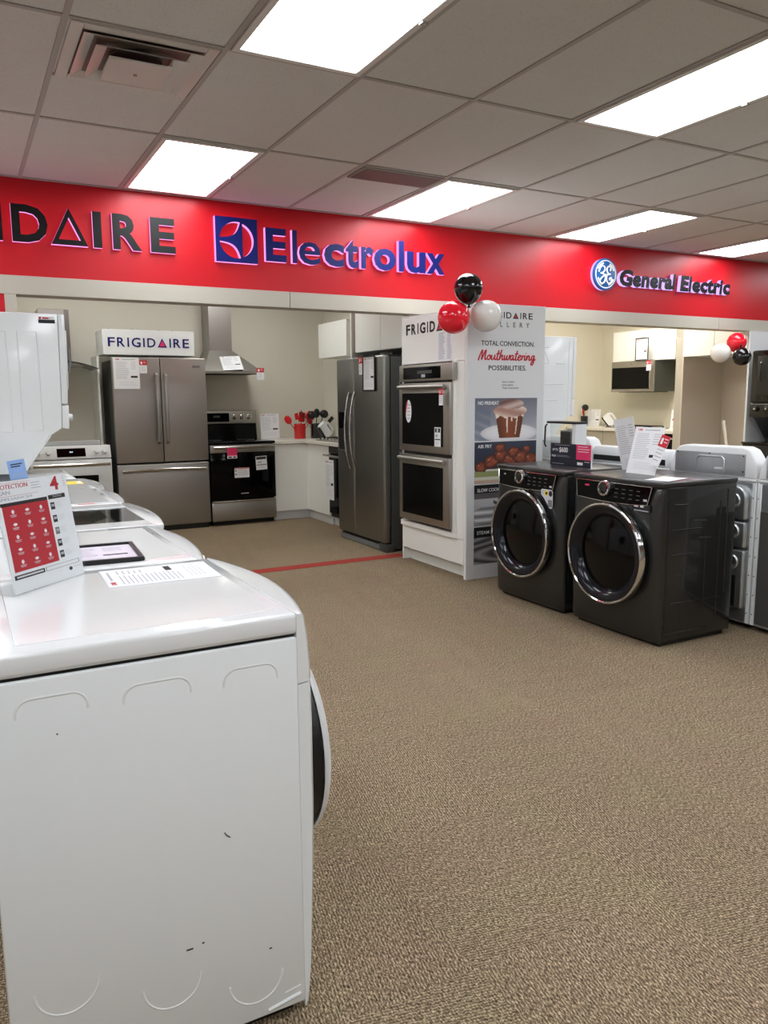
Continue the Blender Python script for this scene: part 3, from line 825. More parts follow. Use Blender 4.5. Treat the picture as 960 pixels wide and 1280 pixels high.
# ------------------------------------------------------------------ stacked laundry towers
def laundry_tower(label, loc, bars=False, dp=0.70):
    w = 0.66
    t = thing('laundry_tower', label, 'laundry tower', loc, EAST)
    c = MB()
    prof = [(0.036, 1.88), (0.046, 1.36), (0.052, 1.225), (0.117, 1.185), (0.275, 0.97), (dp, 0.97), (dp, 1.88)]
    c.prism(prof, 'x', 0, w, 'white_enamel', b=0.006)
    if not bars:
        for a, b, zt, zb in ((0.150, 0.255, 1.775, 1.216), (0.31, 0.42, 1.772, 1.213)):
            P = [(0.0005, a, zb), (0.0005, a+0.004, zt), (0.0005, b, zt), (0.0005, b, zb), (0.0005, a, zb)]
            c.tube(P, 0.004, 'white_enamel', 8)
        c.tube([(0.0005, 0.117, 1.185), (0.0005, 0.275, 0.97)], 0.006, 'white_enamel', 8)
    else:
        for z, a, b in ((1.79, 0.30, 0.42), (1.66, 0.13, 0.22), (1.66, 0.30, 0.42), (1.49, 0.14, 0.42), (1.36, 0.2, 0.42), (1.20, 0.16, 0.42)):
            c.tube([(0.0005, a, z), (0.0005, b, z)], 0.005, 'white_enamel', 8)
        c.tube([(0.0005, 0.42, 1.755), (0.0005, 0.34, 1.755), (0.0005, 0.30, 1.67)], 0.004, 'white_enamel', 8)
        c.tube([(0.0005, 0.085, 1.84), (0.0005, 0.085, 1.2)], 0.003, 'white_enamel', 8)
    c.build('dryer_cabinet', t)
    f = MB(); f.prism([(0, 1.878), (0.034, 1.88), (0.0445, 1.368), (0.009, 1.366)], 'x', 0.0, w, 'white_enamel', b=0.005); f.build('front_panel', t)
    d = MB(); d.prism([(-0.02, 1.80), (0.003, 1.80), (0.009, 1.45), (-0.014, 1.45)], 'x', 0.12, 0.54, 'white_plastic', b=0.008); dd = d.build('dryer_door', t)
    MB().tube([(0.15, -0.025, 1.7), (0.15, -0.035, 1.66), (0.15, -0.035, 1.6), (0.15, -0.022, 1.56)], 0.006, 'grey_plastic').build('door_handle', dd)
    p = MB(); p.prism([(0.007, 1.36), (0.044, 1.358), (0.05, 1.228), (0.012, 1.22)], 'x', 0.0, w, 'white_plastic', b=0.004); pp = p.build('control_panel', t)
    for x in (0.10, 0.30, 0.5): MB().cyl((x, 0.012, 1.285), (x, -0.022, 1.287), 0.024, 'white_plastic', 20, 0.019).build('knob', pp)
    wsh = MB(); wsh.box(0, w, -0.012, dp, 0.03, 0.93, 'white_enamel', b=0.012, seg=3); wsh.box(0.03, w-0.03, 0.03, dp-0.04, 0, 0.032, 'black_plastic'); wsh.build('washer_cabinet', t)
    MB().box(0.09, w-0.09, 0.02, 0.26, 0.928, 0.945, 'white_gloss', b=0.006).build('washer_lid', t)
    MB().box(0.03, w-0.03, 0.30, dp-0.01, 0.93, 0.97, 'grey_plastic').build('neck', t)
    return t
lt = laundry_tower('white stacked laundry tower with slanted underside at the far left edge', (0.586, 4.96, 0))
m = MB(); m.box(-0.001, 0.0002, 0.052, 0.14, 1.825, 1.862, 'ink_black'); m.box(-0.0012, 0.0002, 0.052, 0.14, 1.845, 1.862, 'paper'); m.box(-0.0016, 0, 0.125, 0.137, 1.847, 1.860, 'ink_red'); m.box(-0.0016, 0, 0.085, 0.118, 1.849, 1.857, 'ink_crimson')
o = m.build('dealer_sticker', lt)
laundry_tower('white stacked laundry tower with embossed side, beside the printed food panel', (4.635, 5.15, 0), bars=True, dp=0.57)

# ------------------------------------------------------------------ dark front loaders
def dark_front_loader(label, Yfar, cat, dryer):
    w, D, h = 0.705, 0.60, 0.925
    name = 'front_load_dryer' if dryer else 'front_load_washer'
    t = thing(name, label, cat, (3.30, Yfar, 0), WEST)
    c = MB()
    c.box(0.006, w-0.006, 0.03, D, 0.03, h-0.03, 'titanium_side', b=0.006)
    c.box(0.03, w-0.03, 0.05, D-0.03, 0, 0.032, 'black_plastic')
    # ribs pressed into both side panels
    for x in (w-0.006, 0.006):
        for a, b, z in ((0.10, 0.20, 0.80), (0.26, 0.36, 0.70), (0.09, 0.33, 0.66), (0.30, 0.40, 0.60), (0.09, 0.30, 0.52), (0.12, 0.33, 0.40), (0.09, 0.50, 0.245), (0.05, 0.42, 0.075)):
            c.tube([(x, a, z), (x, b, z-0.006)], 0.004, 'titanium_side', 8)
        for a, z0, z1 in ((0.055, 0.09, 0.82), (0.17, 0.1, 0.24), (0.26, 0.1, 0.24), (0.36, 0.1, 0.62), (0.47, 0.1, 0.8), (0.53, 0.26, 0.86)):
            c.tube([(x, a, z0), (x, a, z1)], 0.003, 'titanium_side', 8)
        c.box(x-0.001, x+0.001, 0.44, 0.47, 0.60, 0.76, 'dark_gap'); c.box(x-0.001, x+0.001, 0.485, 0.515, 0.60, 0.76, 'dark_gap')
    c.box(0.02, w-0.02, D-0.002, D+0.008, 0.13, h-0.05, 'black_plastic', b=0.003)
    c.build('cabinet', t)
    MB().box(0.0, w, 0.0, D+0.004, h-0.032, h, 'titanium', b=0.010, seg=3).build('top', t)
    f = MB()
    n = 14
    prof = [(0.02, 0.0), (0.05, 0.022), (0.2, 0.032), (0.45, 0.038), (0.7, 0.034), (h-0.14, 0.028), (h-0.06, 0.016), (h-0.033, 0.004), (h-0.032, 0.0)]
    bowed(f, 0, w, prof, 0.014, 'titanium', yb=0.032, r=0.05)
    f.build('front_panel', t)
    # control fascia with silver rim, dial and keys, sitting on the slanted top of the front
    def ypl(z): return 0.032-0.016-0.014-(0.905-z)*0.10
    z0, z1 = h-0.132, h-0.034
    x0, x1 = 0.035, w-0.075
    pl = MB(); 
    N = 12
    top_ = [(x0+(x1-x0)*i/N, z1) for i in range(N+1)]; bot = [(x1-0.02-(x1-x0-0.04)*i/N, z0-0.012*math.sin(PI*i/N)) for i in range(N+1)]
    tp = MB(); tp.prism(top_+bot, 'y', -0.003, 0.012, 'black_glass', b=0.002, seg=1)
    shear = lambda v: (v[0], v[1]+ypl(v[2])-0.002, v[2])
    pl.add([shear(v) for v in tp.v], tp.f, 'black_glass')
    rim = [Vector((p[0], ypl(p[1])-0.005, p[1])) for p in bot]+[Vector((x0, ypl(z1)-0.005, z1))]
    pl.tube([Vector((x1, ypl(z1)-0.005, z1))]+rim, 0.0028, 'chrome', 6)
    pl.tube([Vector((x0, ypl(z1)-0.005, z1+0.002)), Vector((x1, ypl(z1)-0.005, z1+0.002))], 0.002, 'chrome', 6)
    for r in range(3):
        for q in range(4): pl.mark(0.36+q*0.055, 0.385+q*0.055, z1-0.030-r*0.024, z1-0.026-r*0.024, ypl(z1-0.03-r*0.024)-0.006, 'key_print')
    pl.mark(x1-0.05, x1-0.025, z0+0.02, z0+0.032, ypl(z0+0.02)-0.006, 'ink_light')
    if dryer: pl.mark(0.115, 0.15, z1-0.032, z1-0.022, ypl(z1-0.03)-0.006, 'ink_pink')
    else: pl.mark(0.10, 0.12, z1-0.030, z1-0.022, ypl(z1-0.03)-0.006, 'ink_grey')
    po = pl.build('control_panel', t)
    kx, kz = 0.29, h-0.068
    ky = ypl(kz)-0.005
    k = MB(); k.lathe([(0.047, 0), (0.048, 0.014), (0.044, 0.026), (0.036, 0.028), (0.034, 0.022)], (kx, ky, kz), (0, -1, 0.1), 'chrome', 32)
    k.lathe([(0.035, 0.022), (0.02, 0.026), (0, 0.027)], (kx, ky, kz), (0, -1, 0.1), 'black_gloss', 28)
    k.build('dial', po)
    # round door
    cz = 0.487; cx = 0.345; y0 = -0.012
    d = MB(); o = (cx, y0, cz); ax = (0, -1, 0)
    d.lathe([(0.292, 0.0), (0.296, 0.02), (0.298, 0.034), (0.296, 0.036)], o, ax, 'black_gloss', 56, cap=False)
    d.lathe([(0.297, 0.034), (0.297, 0.058), (0.293, 0.066), (0.286, 0.068), (0.281, 0.064)], o, ax, 'chrome', 56, cap=False)
    d.lathe([(0.282, 0.064), (0.268, 0.066), (0.245, 0.058), (0.222, 0.038), (0.212, 0.02)], o, ax, 'ring_gloss', 56, cap=False)
    dd = d.build('door', t)
    gl = MB(); gl.lathe([(0.214, 0.022), (0.15, 0.036), (0.08, 0.044), (0, 0.047)], o, ax, 'door_glass_dark', 48, cap=False)
    gl.build('door_glass', dd)
    s = MB()
    if dryer:
        s.box(0.50, 0.63, 0, 0.001, 0.752, 0.795, 'ink_black'); s.mark(0.515, 0.545, 0.778, 0.788, 0, 'ink_light'); s.mark(0.515, 0.62, 0.757, 0.763, 0, 'ink_grey'); s.mark(0.56, 0.585, 0.778, 0.788, 0, 'ink_white')
    else:
        s.shape([[(0, 0.115), (0.0, 0.085), (0.03, 0.06), (0.085, 0.0), (0.105, 0.0), (0.115, 0.02), (0.115, 0.105), (0.1, 0.12), (0.01, 0.12)]], 0.0008, 0.0008, 'ink_light', x=0.505, z=0.68)
        s.lathe([(0, 0), (0.018, 0), (0.018, 0.001), (0, 0.001)], (0.558, 0, 0.775), ax, 'ink_yellow', 18); s.lathe([(0, 0), (0.010, 0), (0.010, 0.0015), (0, 0.0015)], (0.558, 0, 0.775), ax, 'ink_black', 14)
        s.lathe([(0, 0), (0.018, 0), (0.018, 0.001), (0, 0.001)], (0.598, 0, 0.775), ax, 'ink_navy', 18)
        s.mark(0.515, 0.535, 0.770, 0.778, 0, 'ink_grey'); s.box(0.575, 0.615, -0.0008, 0, 0.69, 0.735, 'grey_plastic')
    so = s.build('sticker', t); so.location = (0, -0.0165 if not dryer else -0.014, 0)
    return t
dm('ring_gloss', (24, 26, 34), rough=0.16, metal=0.3, noise=0.0)
dm('door_glass_dark', (5, 5, 6), rough=0.08, noise=0.0, spec=0.25)
dark_front_loader('dark grey front-load dryer with its side fully showing, paper sheets on top', 3.667, 'dryer', True)
dark_front_loader('dark grey front-load washer next to the food panel, promo card on top', 4.452, 'washer', False)

# promo card on the washer
def promo():
    t = thing('promo_card', 'navy and pink promo card reading $600 on the dark grey washer', 'promo card', (3.555, 4.183, 0.9265), WEST)
    m = MB(); m.box(0.0, 0.258, 0, 0.004, 0.0, 0.15, 'ink_navy'); y = 0
    m.text('UP TO', 0.02, 0.098, 0.016, y, 'ink_white', w=0.055, off=0.01); m.text('$600', 0.088, 0.092, 0.032, y, 'ink_white', w=0.085, off=0.02)
    m.text('PLUS', 0.015, 0.058, 0.013, y, 'ink_white', off=0.02); lines(m, 0.06, 0.2, 0.07, 0.056, 2, y, 'ink_grey'); lines(m, 0.04, 0.2, 0.14, 0.13, 1, y, 'ink_grey')
    lines(m, 0.02, 0.15, 0.016, 0.004, 1, y, 'ink_grey')
    m.build('navy_panel', t)
    p = MB(); p.box(0.2585, 0.394, -0.002, 0.004, 0.0, 0.15, 'ink_navy'); p.box(0.2585, 0.394, -0.0045, -0.002, 0.052, 0.15, 'ink_pink')
    lines(p, 0.275, 0.385, 0.138, 0.09, 3, -0.0045, 'ink_white', 0.2); p.mark(0.268, 0.32, 0.016, 0.034, -0.002, 'ink_white'); lines(p, 0.335, 0.385, 0.04, 0.028, 1, -0.002, 'ink_white', 0.1)
    p.box(0.394, 0.400, -0.002, 0.004, 0.0, 0.15, 'paper')
    p.build('pink_panel', t)
    MB().box(0.0, 0.40, 0.0045, 0.07, 0.0, 0.003, 'clear_acrylic').build('foot', t)
promo()
def small_appliance():
    # boxed countertop cooker with a glass front and a long bracket handle
    t = thing('countertop_cooker', 'small countertop cooker with glass front and black top behind the promo card', 'small appliance', (3.77, 4.447, 0.9265), WEST)
    b = MB(); w = 0.27
    b.box(0.0, w, 0.0, 0.10, 0.0, 0.05, 'white_plastic', b=0.004); b.box(w-0.035, w, 0.0, 0.10, 0.05, 0.27, 'white_plastic'); b.build('housing', t)
    MB().box(-0.03, w+0.005, -0.01, 0.105, 0.27, 0.286, 'black_plastic', b=0.004).build('lid', t)
    MB().box(0.0, w-0.035, 0.0, 0.004, 0.05, 0.27, 'clear_acrylic').box(0.0, 0.004, 0.004, 0.10, 0.05, 0.27, 'clear_acrylic').build('front_window', t)
    MB().box(0.05, 0.17, 0.05, 0.088, 0.09, 0.22, 'grey_plastic', b=0.006).box(0.06, 0.16, 0.046, 0.05, 0.11, 0.21, 'black_plastic').box(0.045, 0.175, 0.04, 0.095, 0.05, 0.06, 'wood_pole').box(0.15, 0.175, 0.04, 0.05, 0.06, 0.085, 'wood_pole').build('inner_basket', t)
    MB().tube([(-0.02, -0.01, 0.265), (-0.028, -0.02, 0.25), (-0.034, -0.02, 0.12), (-0.028, -0.01, 0.10)], 0.006, 'black_plastic').build('handle', t)
small_appliance()
sheet('spec_sheet', 'white price sheet leaning back in its stand on the dark grey dryer', 0.225, 0.285, (3.555, 3.372, 0.927), (-math.radians(15), 0, WEST))
sheet('spec_sheet', 'blank looking white sheet curling behind the price sheet on the dryer', 0.165, 0.33, (3.70, 3.575, 0.927), (0.10, math.radians(-11), WEST), header=False)
sale_tag('red topped sale tag clipped beside the price sheet on dark dryer', (3.553, 3.268, 0.985), (-math.radians(15), math.radians(14), WEST), 0.065, 0.185)
m = MB(); m.box(-0.12, 0.12, -0.07, 0.07, 0, 0.0012, 'paper'); lines_dummy = None
for i in range(4): m.box(-0.1, 0.08, -0.05+i*0.025, -0.042+i*0.025, 0.0012, 0.0015, 'ink_light')
tag(m.build('leaflet', loc=(3.46, 3.09, 0.9268), rot=(0, 0, 0.3)), 'white leaflet lying flat on the near corner of the dark dryer', 'leaflet')

# ------------------------------------------------------------------ row seen from behind
def rear_dryer(label, Y, X=4.71, name='dryer', dark=False, cat='dryer'):
    w, D = 0.643, 0.655
    t = thing(name, label, cat, (X, Y, 0), EAST)
    c = MB(); c.box(0.0, w, 0.0, D-0.012, 0.03, 0.885, 'white_enamel', b=0.006); c.box(0.03, w-0.03, 0.03, D-0.05, 0, 0.032, 'black_plastic')
    for a, b in ((0.0, 0.05 if dark else 0.026), (w-0.026, w)):
        c.box(a, b, D-0.014, D, 0.035, 0.88, 'white_enamel', b=0.002, seg=1)
        for i in range(7): c.lathe([(0.004, 0), (0.003, 0.002), (0, 0.002)], ((a+b)/2+0.004, D, 0.10+i*0.115), (0, 1, 0), 'dark_gap', 8)
    c.build('cabinet', t)
    MB().box(0, w, -0.01, D+0.004, 0.885, 0.905, 'white_gloss', b=0.006).build('top', t)
    MB().lathe([(0.21, 0), (0.22, 0.02), (0.16, 0.04), (0, 0.045)], (w/2, 0, 0.5), (0, -1, 0), 'white_plastic', 32).build('door', t)
    # back plate with a tall pressed duct cover
    p = MB(); p.box(0.026, w-0.026, D-0.014, D-0.004, 0.04, 0.875, 'galvanised')
    if dark:
        p.box(0.05, w-0.03, D-0.004, D+0.004, 0.05, 0.72, 'grille_dark', b=0.003, seg=1)
        for z0, z1 in ((0.16, 0.30), (0.38, 0.52), (0.58, 0.70)):
            p.box(0.10, 0.30, D+0.003, D+0.009, z0, z1, 'galvanised', b=0.004)
    else:
        x0, x1 = 0.040, 0.56
        p.prism([(x0, 0.66), (x1, 0.66), (x1, 0.79)]+[(x1-0.08+0.08*math.cos(q), 0.79+0.07*math.sin(q)) for q in [PI/2*i/5 for i in range(1, 6)]]+[(x0+0.08-0.08*math.sin(q), 0.79+0.07*math.cos(q)) for q in [PI/2*i/5 for i in range(0, 6)]], 'y', D-0.005, D+0.035, 'galvanised', b=0.012, seg=3)
        p.box(x0, x1, D-0.005, D+0.030, 0.49, 0.645, 'galvanised', b=0.012, seg=3)
        p.box(x0, x1, D-0.005, D+0.026, 0.12, 0.475, 'galvanised', b=0.012, seg=3)
        for z, yy in ((0.77, 0.035), (0.585, 0.03), (0.40, 0.026)):
            for xx in (0.118, 0.45):
                p.lathe([(0.046, 0), (0.04, 0.009), (0.028, 0.004), (0.02, -0.004)], (xx, D+yy-0.001, z), (0, 1, 0), 'galvanised', 24)
                p.lathe([(0.015, 0.001), (0.012, 0.006), (0, 0.006)], (xx, D+yy-0.002, z), (0, 1, 0), 'dark_gap', 14)
        p.box(0.085, 0.30, D+0.025, D+0.0275, 0.13, 0.32, 'dark_gap')
    p.build('back_plate', t)
    # console, taller than the top, with a plate screwed on its back
    q = MB()
    out = [(0.0, 0.90), (w, 0.90), (w-0.012, 0.96), (w-0.045, 1.04), (w-0.075, 1.07), (w-0.12, 1.082), (0.10, 1.086), (0.055, 1.07), (0.025, 1.03), (0.0, 0.985)]
    q.prism(out, 'y', D-0.10, D+0.006, 'white_plastic', b=0.012, seg=3)
    qo = q.build('console', t)
    k = MB(); k.box(0.075, w-0.055, D+0.006, D+0.0085, 0.915, 1.043, 'galvanised')
    k.tube([(0.22, D+0.0085, 0.925), (0.22, D+0.0085, 1.005), (0.24, D+0.0085, 1.02), (0.40, D+0.0085, 1.02), (0.42, D+0.0085, 1.005), (0.42, D+0.0085, 0.925)], 0.006, 'galvanised', 8)
    for xx, zz in ((0.09, 1.032), (0.33, 1.036), (0.57, 1.036), (0.09, 0.94)): k.lathe([(0.005, 0), (0.004, 0.002), (0, 0.002)], (xx, D+0.0085, zz), (0, 1, 0), 'dark_gap', 10)
    k.box(0.23, 0.29, D+0.0085, D+0.009, 0.945, 0.957, 'paper')
    k.build('console_back', qo)
    return t
rear_dryer('white dryer seen from behind with shiny metal back, behind the dark dryer', 2.957)
rear_dryer('white dryer seen from behind, cut off by the right edge of the photo', 2.305, dark=True)
rear_dryer('white dryer seen from behind, its console just showing beside the food panel', 4.36, X=4.775)
def low_washer():
    w, D = 0.70, 0.655
    t = thing('washer', 'white washer seen from behind with black strip under its console top', 'washer', (4.71, 3.615, 0), EAST)
    MB().box(0.0, w, 0.0, D, 0.03, 0.90, 'white_enamel', b=0.006).box(0.03, w-0.03, 0.03, D-0.05, 0, 0.032, 'black_plastic').build('cabinet', t)
    MB().box(0.0, w, -0.01, D, 0.90, 0.918, 'white_gloss', b=0.006).build('top', t)
    q = MB(); q.prism([(D-0.16, 0.918), (D, 0.918), (D, 0.985), (D-0.02, 1.03), (D-0.10, 1.035), (D-0.15, 0.99)], 'x', 0.0, w, 'white_plastic', b=0.008); qo = q.build('console', t)
    MB().box(0.02, w-0.02, D, D+0.003, 0.935, 0.972, 'black_plastic').build('console_back', qo)
    MB().box(0.08, w-0.08, 0.02, 0.45, 0.918, 0.932, 'white_gloss', b=0.006).build('lid', t)
    MB().box(0.05, w-0.05, D-0.001, D+0.008, 0.06, 0.86, 'galvanised', b=0.003, seg=1).build('back_plate', t)
low_washer()

# ------------------------------------------------------------------ oven column and printed end panel
def oven_cabinet():
    w, D, H = 0.96, 0.70, 2.045
    t = thing('oven_cabinet', 'tall white built-in cabinet housing the stainless double wall oven', 'cabinet', (3.332, 5.842, 0), WEST)
    c = MB()
    c.box(0, 0.018, 0.0, D, 0.0, H, 'white_laminate', b=0.0015, seg=1); c.box(w-0.018, w, 0.0, D, 0.0, H, 'white_laminate', b=0.0015, seg=1)
    c.box(0.018, w-0.018, D-0.02, D, 0.0, H, 'white_laminate'); c.box(0.018, w-0.018, 0.0, D-0.02, H-0.018, H, 'white_laminate')
    c.box(0.018, w-0.018, 0.03, D-0.02, 0.30, 0.318, 'white_laminate'); c.build('carcass', t)
    MB().box(0.018, w-0.018, 0.065, 0.08, 0.0, 0.11, 'white_laminate').build('toe_kick', t)
    MB().box(0.018, w-0.02, -0.002, 0.018, 0.11, 0.305, 'white_laminate', b=0.002, seg=1).build('drawer_front', t)
    MB().box(0.018, w-0.02, -0.002, 0.018, 1.66, H-0.02, 'white_laminate', b=0.002, seg=1).build('upper_panel', t)
    f = MB()
    f.box(0.84, w-0.02, -0.002, 0.018, 0.308, 1.657, 'white_laminate')
    f.box(0.019, 0.85, -0.028, 0.018, 0.308, 0.35, 'white_laminate', b=0.002, seg=1); f.box(0.815, 0.85, -0.028, 0.018, 0.35, 1.665, 'white_laminate', b=0.002, seg=1)
    f.build('oven_surround', t)
oven_cabinet()
def double_oven():
    w = 0.805
    t = thing('double_oven', 'stainless double wall oven built into the tall white cabinet', 'oven', (3.275, 5.790, 0), WEST)
    MB().box(0.03, w-0.03, 0.03, 0.52, 0.37, 1.63, 'black_plastic').build('oven_body', t)
    p = MB(); p.box(0, w, 0.0, 0.05, 1.517, 1.648, 'steel_brown', b=0.006); po = p.build('control_panel', t)
    MB().box(0.075, w-0.16, -0.002, 0.002, 1.535, 1.628, 'black_glass').mark(0.30, 0.52, 1.575, 1.60, -0.002, 'grille_dark').mark(0.36, 0.42, 1.545, 1.57, -0.002, 'ink_grey').build('display', po)
    for z0, z1, nm in ((0.952, 1.502, 'upper'), (0.376, 0.925, 'lower')):
        d = MB(); d.box(0.004, w-0.03, -0.004, 0.045, z0, z1, 'steel_brown', b=0.006)
        do = d.build('oven_door', t)
        MB().box(0.062, w-0.115, -0.006, -0.002, z0+0.056, z1-0.08, 'oven_glass').build('door_window', do)
        h = MB(); n = 14; zz = z1-0.032
        h.tube([(0.03+(w-0.105)*i/n, -0.026-0.006*math.sin(PI*i/n), zz) for i in range(n+1)], 0.016, 'steel', 12)
        for x in (0.045, w-0.09): h.box(x-0.009, x+0.009, -0.028, -0.003, zz-0.009, zz+0.009, 'steel_bright', b=0.002, seg=1)
        h.build('door_handle', do)
        MB().cyl((0.02, -0.010, z1+0.007), (0.02, -0.004, z1+0.007), 0.008, 'steel_bright', 12).build('hinge_cap', do)
double_oven()
# marks on the oven
m = MB(); E_ = [(0.047*math.cos(2*PI*i/36), 0.092*math.sin(2*PI*i/36)) for i in range(36)]
m.shape([E_], 0.0006, 0.0006, 'paper'); R_ = [p for p in E_ if p[0] < -0.018 and p[1] > -0.02 or p[0] < -0.03 and p[1] > -0.05]
m.shape([[(-0.046, -0.02), (-0.045, 0.03), (-0.036, 0.06), (-0.018, 0.085), (-0.010, 0.089), (-0.030, 0.02), (-0.042, -0.03)]], -0.0002, 0.0005, 'ink_red')
for i in range(5): m.mark(-0.02, 0.03-0.005*(i % 2), 0.05-i*0.028, 0.057-i*0.028, -0.0001, 'ink_grey')
tag(m.build('oval_sticker', loc=(3.2675, 5.622, 1.276), rot=(0, 0, WEST)), 'oval white and red sticker on the upper wall oven window', 'sticker')
m = MB(); m.box(-0.045, 0.045, -0.0006, 0.0006, 0, 0.15, 'paper')
m.mark(-0.038, 0.038, 0.11, 0.142, -0.0006, 'ink_black'); m.mark(-0.01, 0.01, 0.112, 0.14, -0.0012, 'ink_light'); m.text('30', -0.03, 0.075, 0.02, -0.0006, 'ink_black'); m.mark(-0.038, 0.038, 0.052, 0.06, -0.0006, 'ink_black'); lines(m, -0.035, 0.035, 0.04, 0.01, 3, -0.0006)
tag(m.build('energy_label', loc=(3.2675, 5.175, 1.008), rot=(0, 0, WEST)), 'white energy label at the lower right of the upper oven window', 'label sheet')
sale_tag('red topped sale tag hanging from the upper wall oven handle', (3.228, 5.065, 1.328), (0, 0, WEST), 0.055, 0.125)

def lettering_mb(mb, x0, x1, z, h, y, key, tri_key=None, off=0.006, d=0.0015, thick=0.2):
    # the word with a hollow triangle for its A
    segs = 'FRIGID^IRE'
    adv = {'F': 0.62, 'R': 0.68, 'I': 0.22, 'G': 0.80, 'D': 0.75, '^': 0.86, 'E': 0.60}
    gap = 0.20; tot = sum(adv[c] for c in segs)+gap*(len(segs)-1); k = (x1-x0)/tot; x = x0
    for ch in segs:
        w = adv[ch]*k
        if ch == '^':
            A, B = triangle(1.0, h/w, thick); mb.shape([A, B], y, d, key, x=x, z=z, sc_=w)
            if tri_key: mb.shape([B], y, d*0.8, tri_key, x=x, z=z, sc_=w)
        elif ch == 'I': mb.text('I', x+w*0.2, z, h, y, key, w=w*0.6, d=d, off=off)
        else: mb.text(ch, x, z, h, y, key, w=w, d=d, off=off)
        x += w+gap*k
m = MB(); lettering_mb(m, 0.08, 0.86, 1.897, 0.084, 0, 'ink_black', 'ink_crimson', off=0.03)
tag(m.build('cabinet_lettering', loc=(3.3295, 5.842, 0), rot=(0, 0, WEST)), 'black word lettering on the white cabinet above the double oven', 'lettering')
m = MB(); lines(m, -0.09, 0.0, 0.205, 0.0, 16, 0, 'ink_grey', 0.3, 0.45); lines(m, 0.03, 0.09, 0.205, 0.0, 16, 0, 'ink_grey', 0.3, 0.45); m.box(-0.10, 0.10, 0.0, 0.0012, -0.005, 0.212, 'paper')
tag(m.build('feature_list', loc=(3.3285, 5.167, 1.675), rot=(0, 0, WEST)), 'small grey printed list on the white cabinet under the lettering', 'price sheet')

def paint(w, h, nx, ny, fn):
    V = []; Fc = []; Cc = []
    for j in range(ny+1):
        for i in range(nx+1):
            V.append((w*i/nx, 0, h*j/ny)); Cc.append(fn(i/nx, j/ny))
    for j in range(ny):
        for i in range(nx): Fc.append((j*(nx+1)+i, j*(nx+1)+i+1, (j+1)*(nx+1)+i+1, (j+1)*(nx+1)+i))
    return V, Fc, Cc
def picture(t, x0, x1, z0, z1, fn, nx=120, ny=66):
    V, Fc, Cc = paint(x1-x0, z1-z0, nx, ny, fn)
    me = bpy.data.meshes.new('picture'); me.from_pydata([(v[0]+x0, -0.0018, v[2]+z0) for v in V], [], Fc)
    at = me.color_attributes.new('ink', 'FLOAT_COLOR', 'POINT')
    for i, c in enumerate(Cc): at.data[i].color = rgb(*[max(0, min(255, q)) for q in c])
    me.materials.append(W['colour_print'])
    # give the print the thickness of its board
    bm = bmesh.new(); bm.from_mesh(me)
    r = bmesh.ops.extrude_face_region(bm, geom=list(bm.faces))
    bmesh.ops.translate(bm, verts=[v for v in r['geom'] if isinstance(v, bmesh.types.BMVert)], vec=(0, 0.0014, 0))
    bmesh.ops.recalc_face_normals(bm, faces=bm.faces); bm.to_mesh(me); bm.free()
    o = bpy.data.objects.new('picture', me); COL.objects.link(o); o.parent = t
    return o
def mix(a, b, k): k = max(0, min(1, k)); return tuple(a[i]+(b[i]-a[i])*k for i in range(3))
def hsh(x, y): return (math.sin(x*127.1+y*311.7)*43758.5453) % 1.0
def pic_bun(u, v):
    c = mix((96, 98, 112), (176, 176, 184), 1-v+0.2*u)
    if u < 0.25: c = mix(c, (98, 112, 134), 0.6*abs(math.sin(9*u+14*v)))
    e = ((u-0.55)/0.46)**2+((v-0.17)/0.22)**2
    if e < 1: c = mix((236, 234, 236), (206, 204, 210), e**3)
    # bun body
    zt, zb = 0.66, 0.05
    if zb < v < zt:
        hw = 0.165+0.07*(v-zb)/(zt-zb)
        if abs(u-0.55) < hw:
            s = (u-0.55)/hw
            c = mix((136, 70, 34), (84, 40, 20), abs(s)**1.6); c = mix(c, (160, 92, 50), 0.25*max(0, math.sin(30*s+8*v)))
            drip = 0.55+0.035*math.sin(9*s+1.0)-(0.34 if abs(s+0.2) < 0.055 else 0)-(0.40 if abs(s-0.55) < 0.045 else 0)-(0.12 if abs(s-0.15) < 0.05 else 0)
            if v > drip: c = (238, 222, 208)
    e = ((u-0.56)/0.27)**2+((v-0.70)/0.15)**2
    if e < 1: c = mix((232, 212, 200), (176, 132, 116), 0.5+0.5*math.sin(16*v+6*u)); 
    e = ((u-0.58)/0.20)**2+((v-0.86)/0.12)**2
    if e < 1: c = mix((206, 180, 172), (116, 80, 72), 0.5+0.5*math.sin(20*v-9*u))
    return c
BL = [(0.10, 0.40, 0.10), (0.27, 0.52, 0.13), (0.42, 0.66, 0.12), (0.40, 0.85, 0.09), (0.56, 0.56, 0.12), (0.63, 0.74, 0.11), (0.76, 0.60, 0.14), (0.91, 0.55, 0.12), (0.84, 0.80, 0.07)]
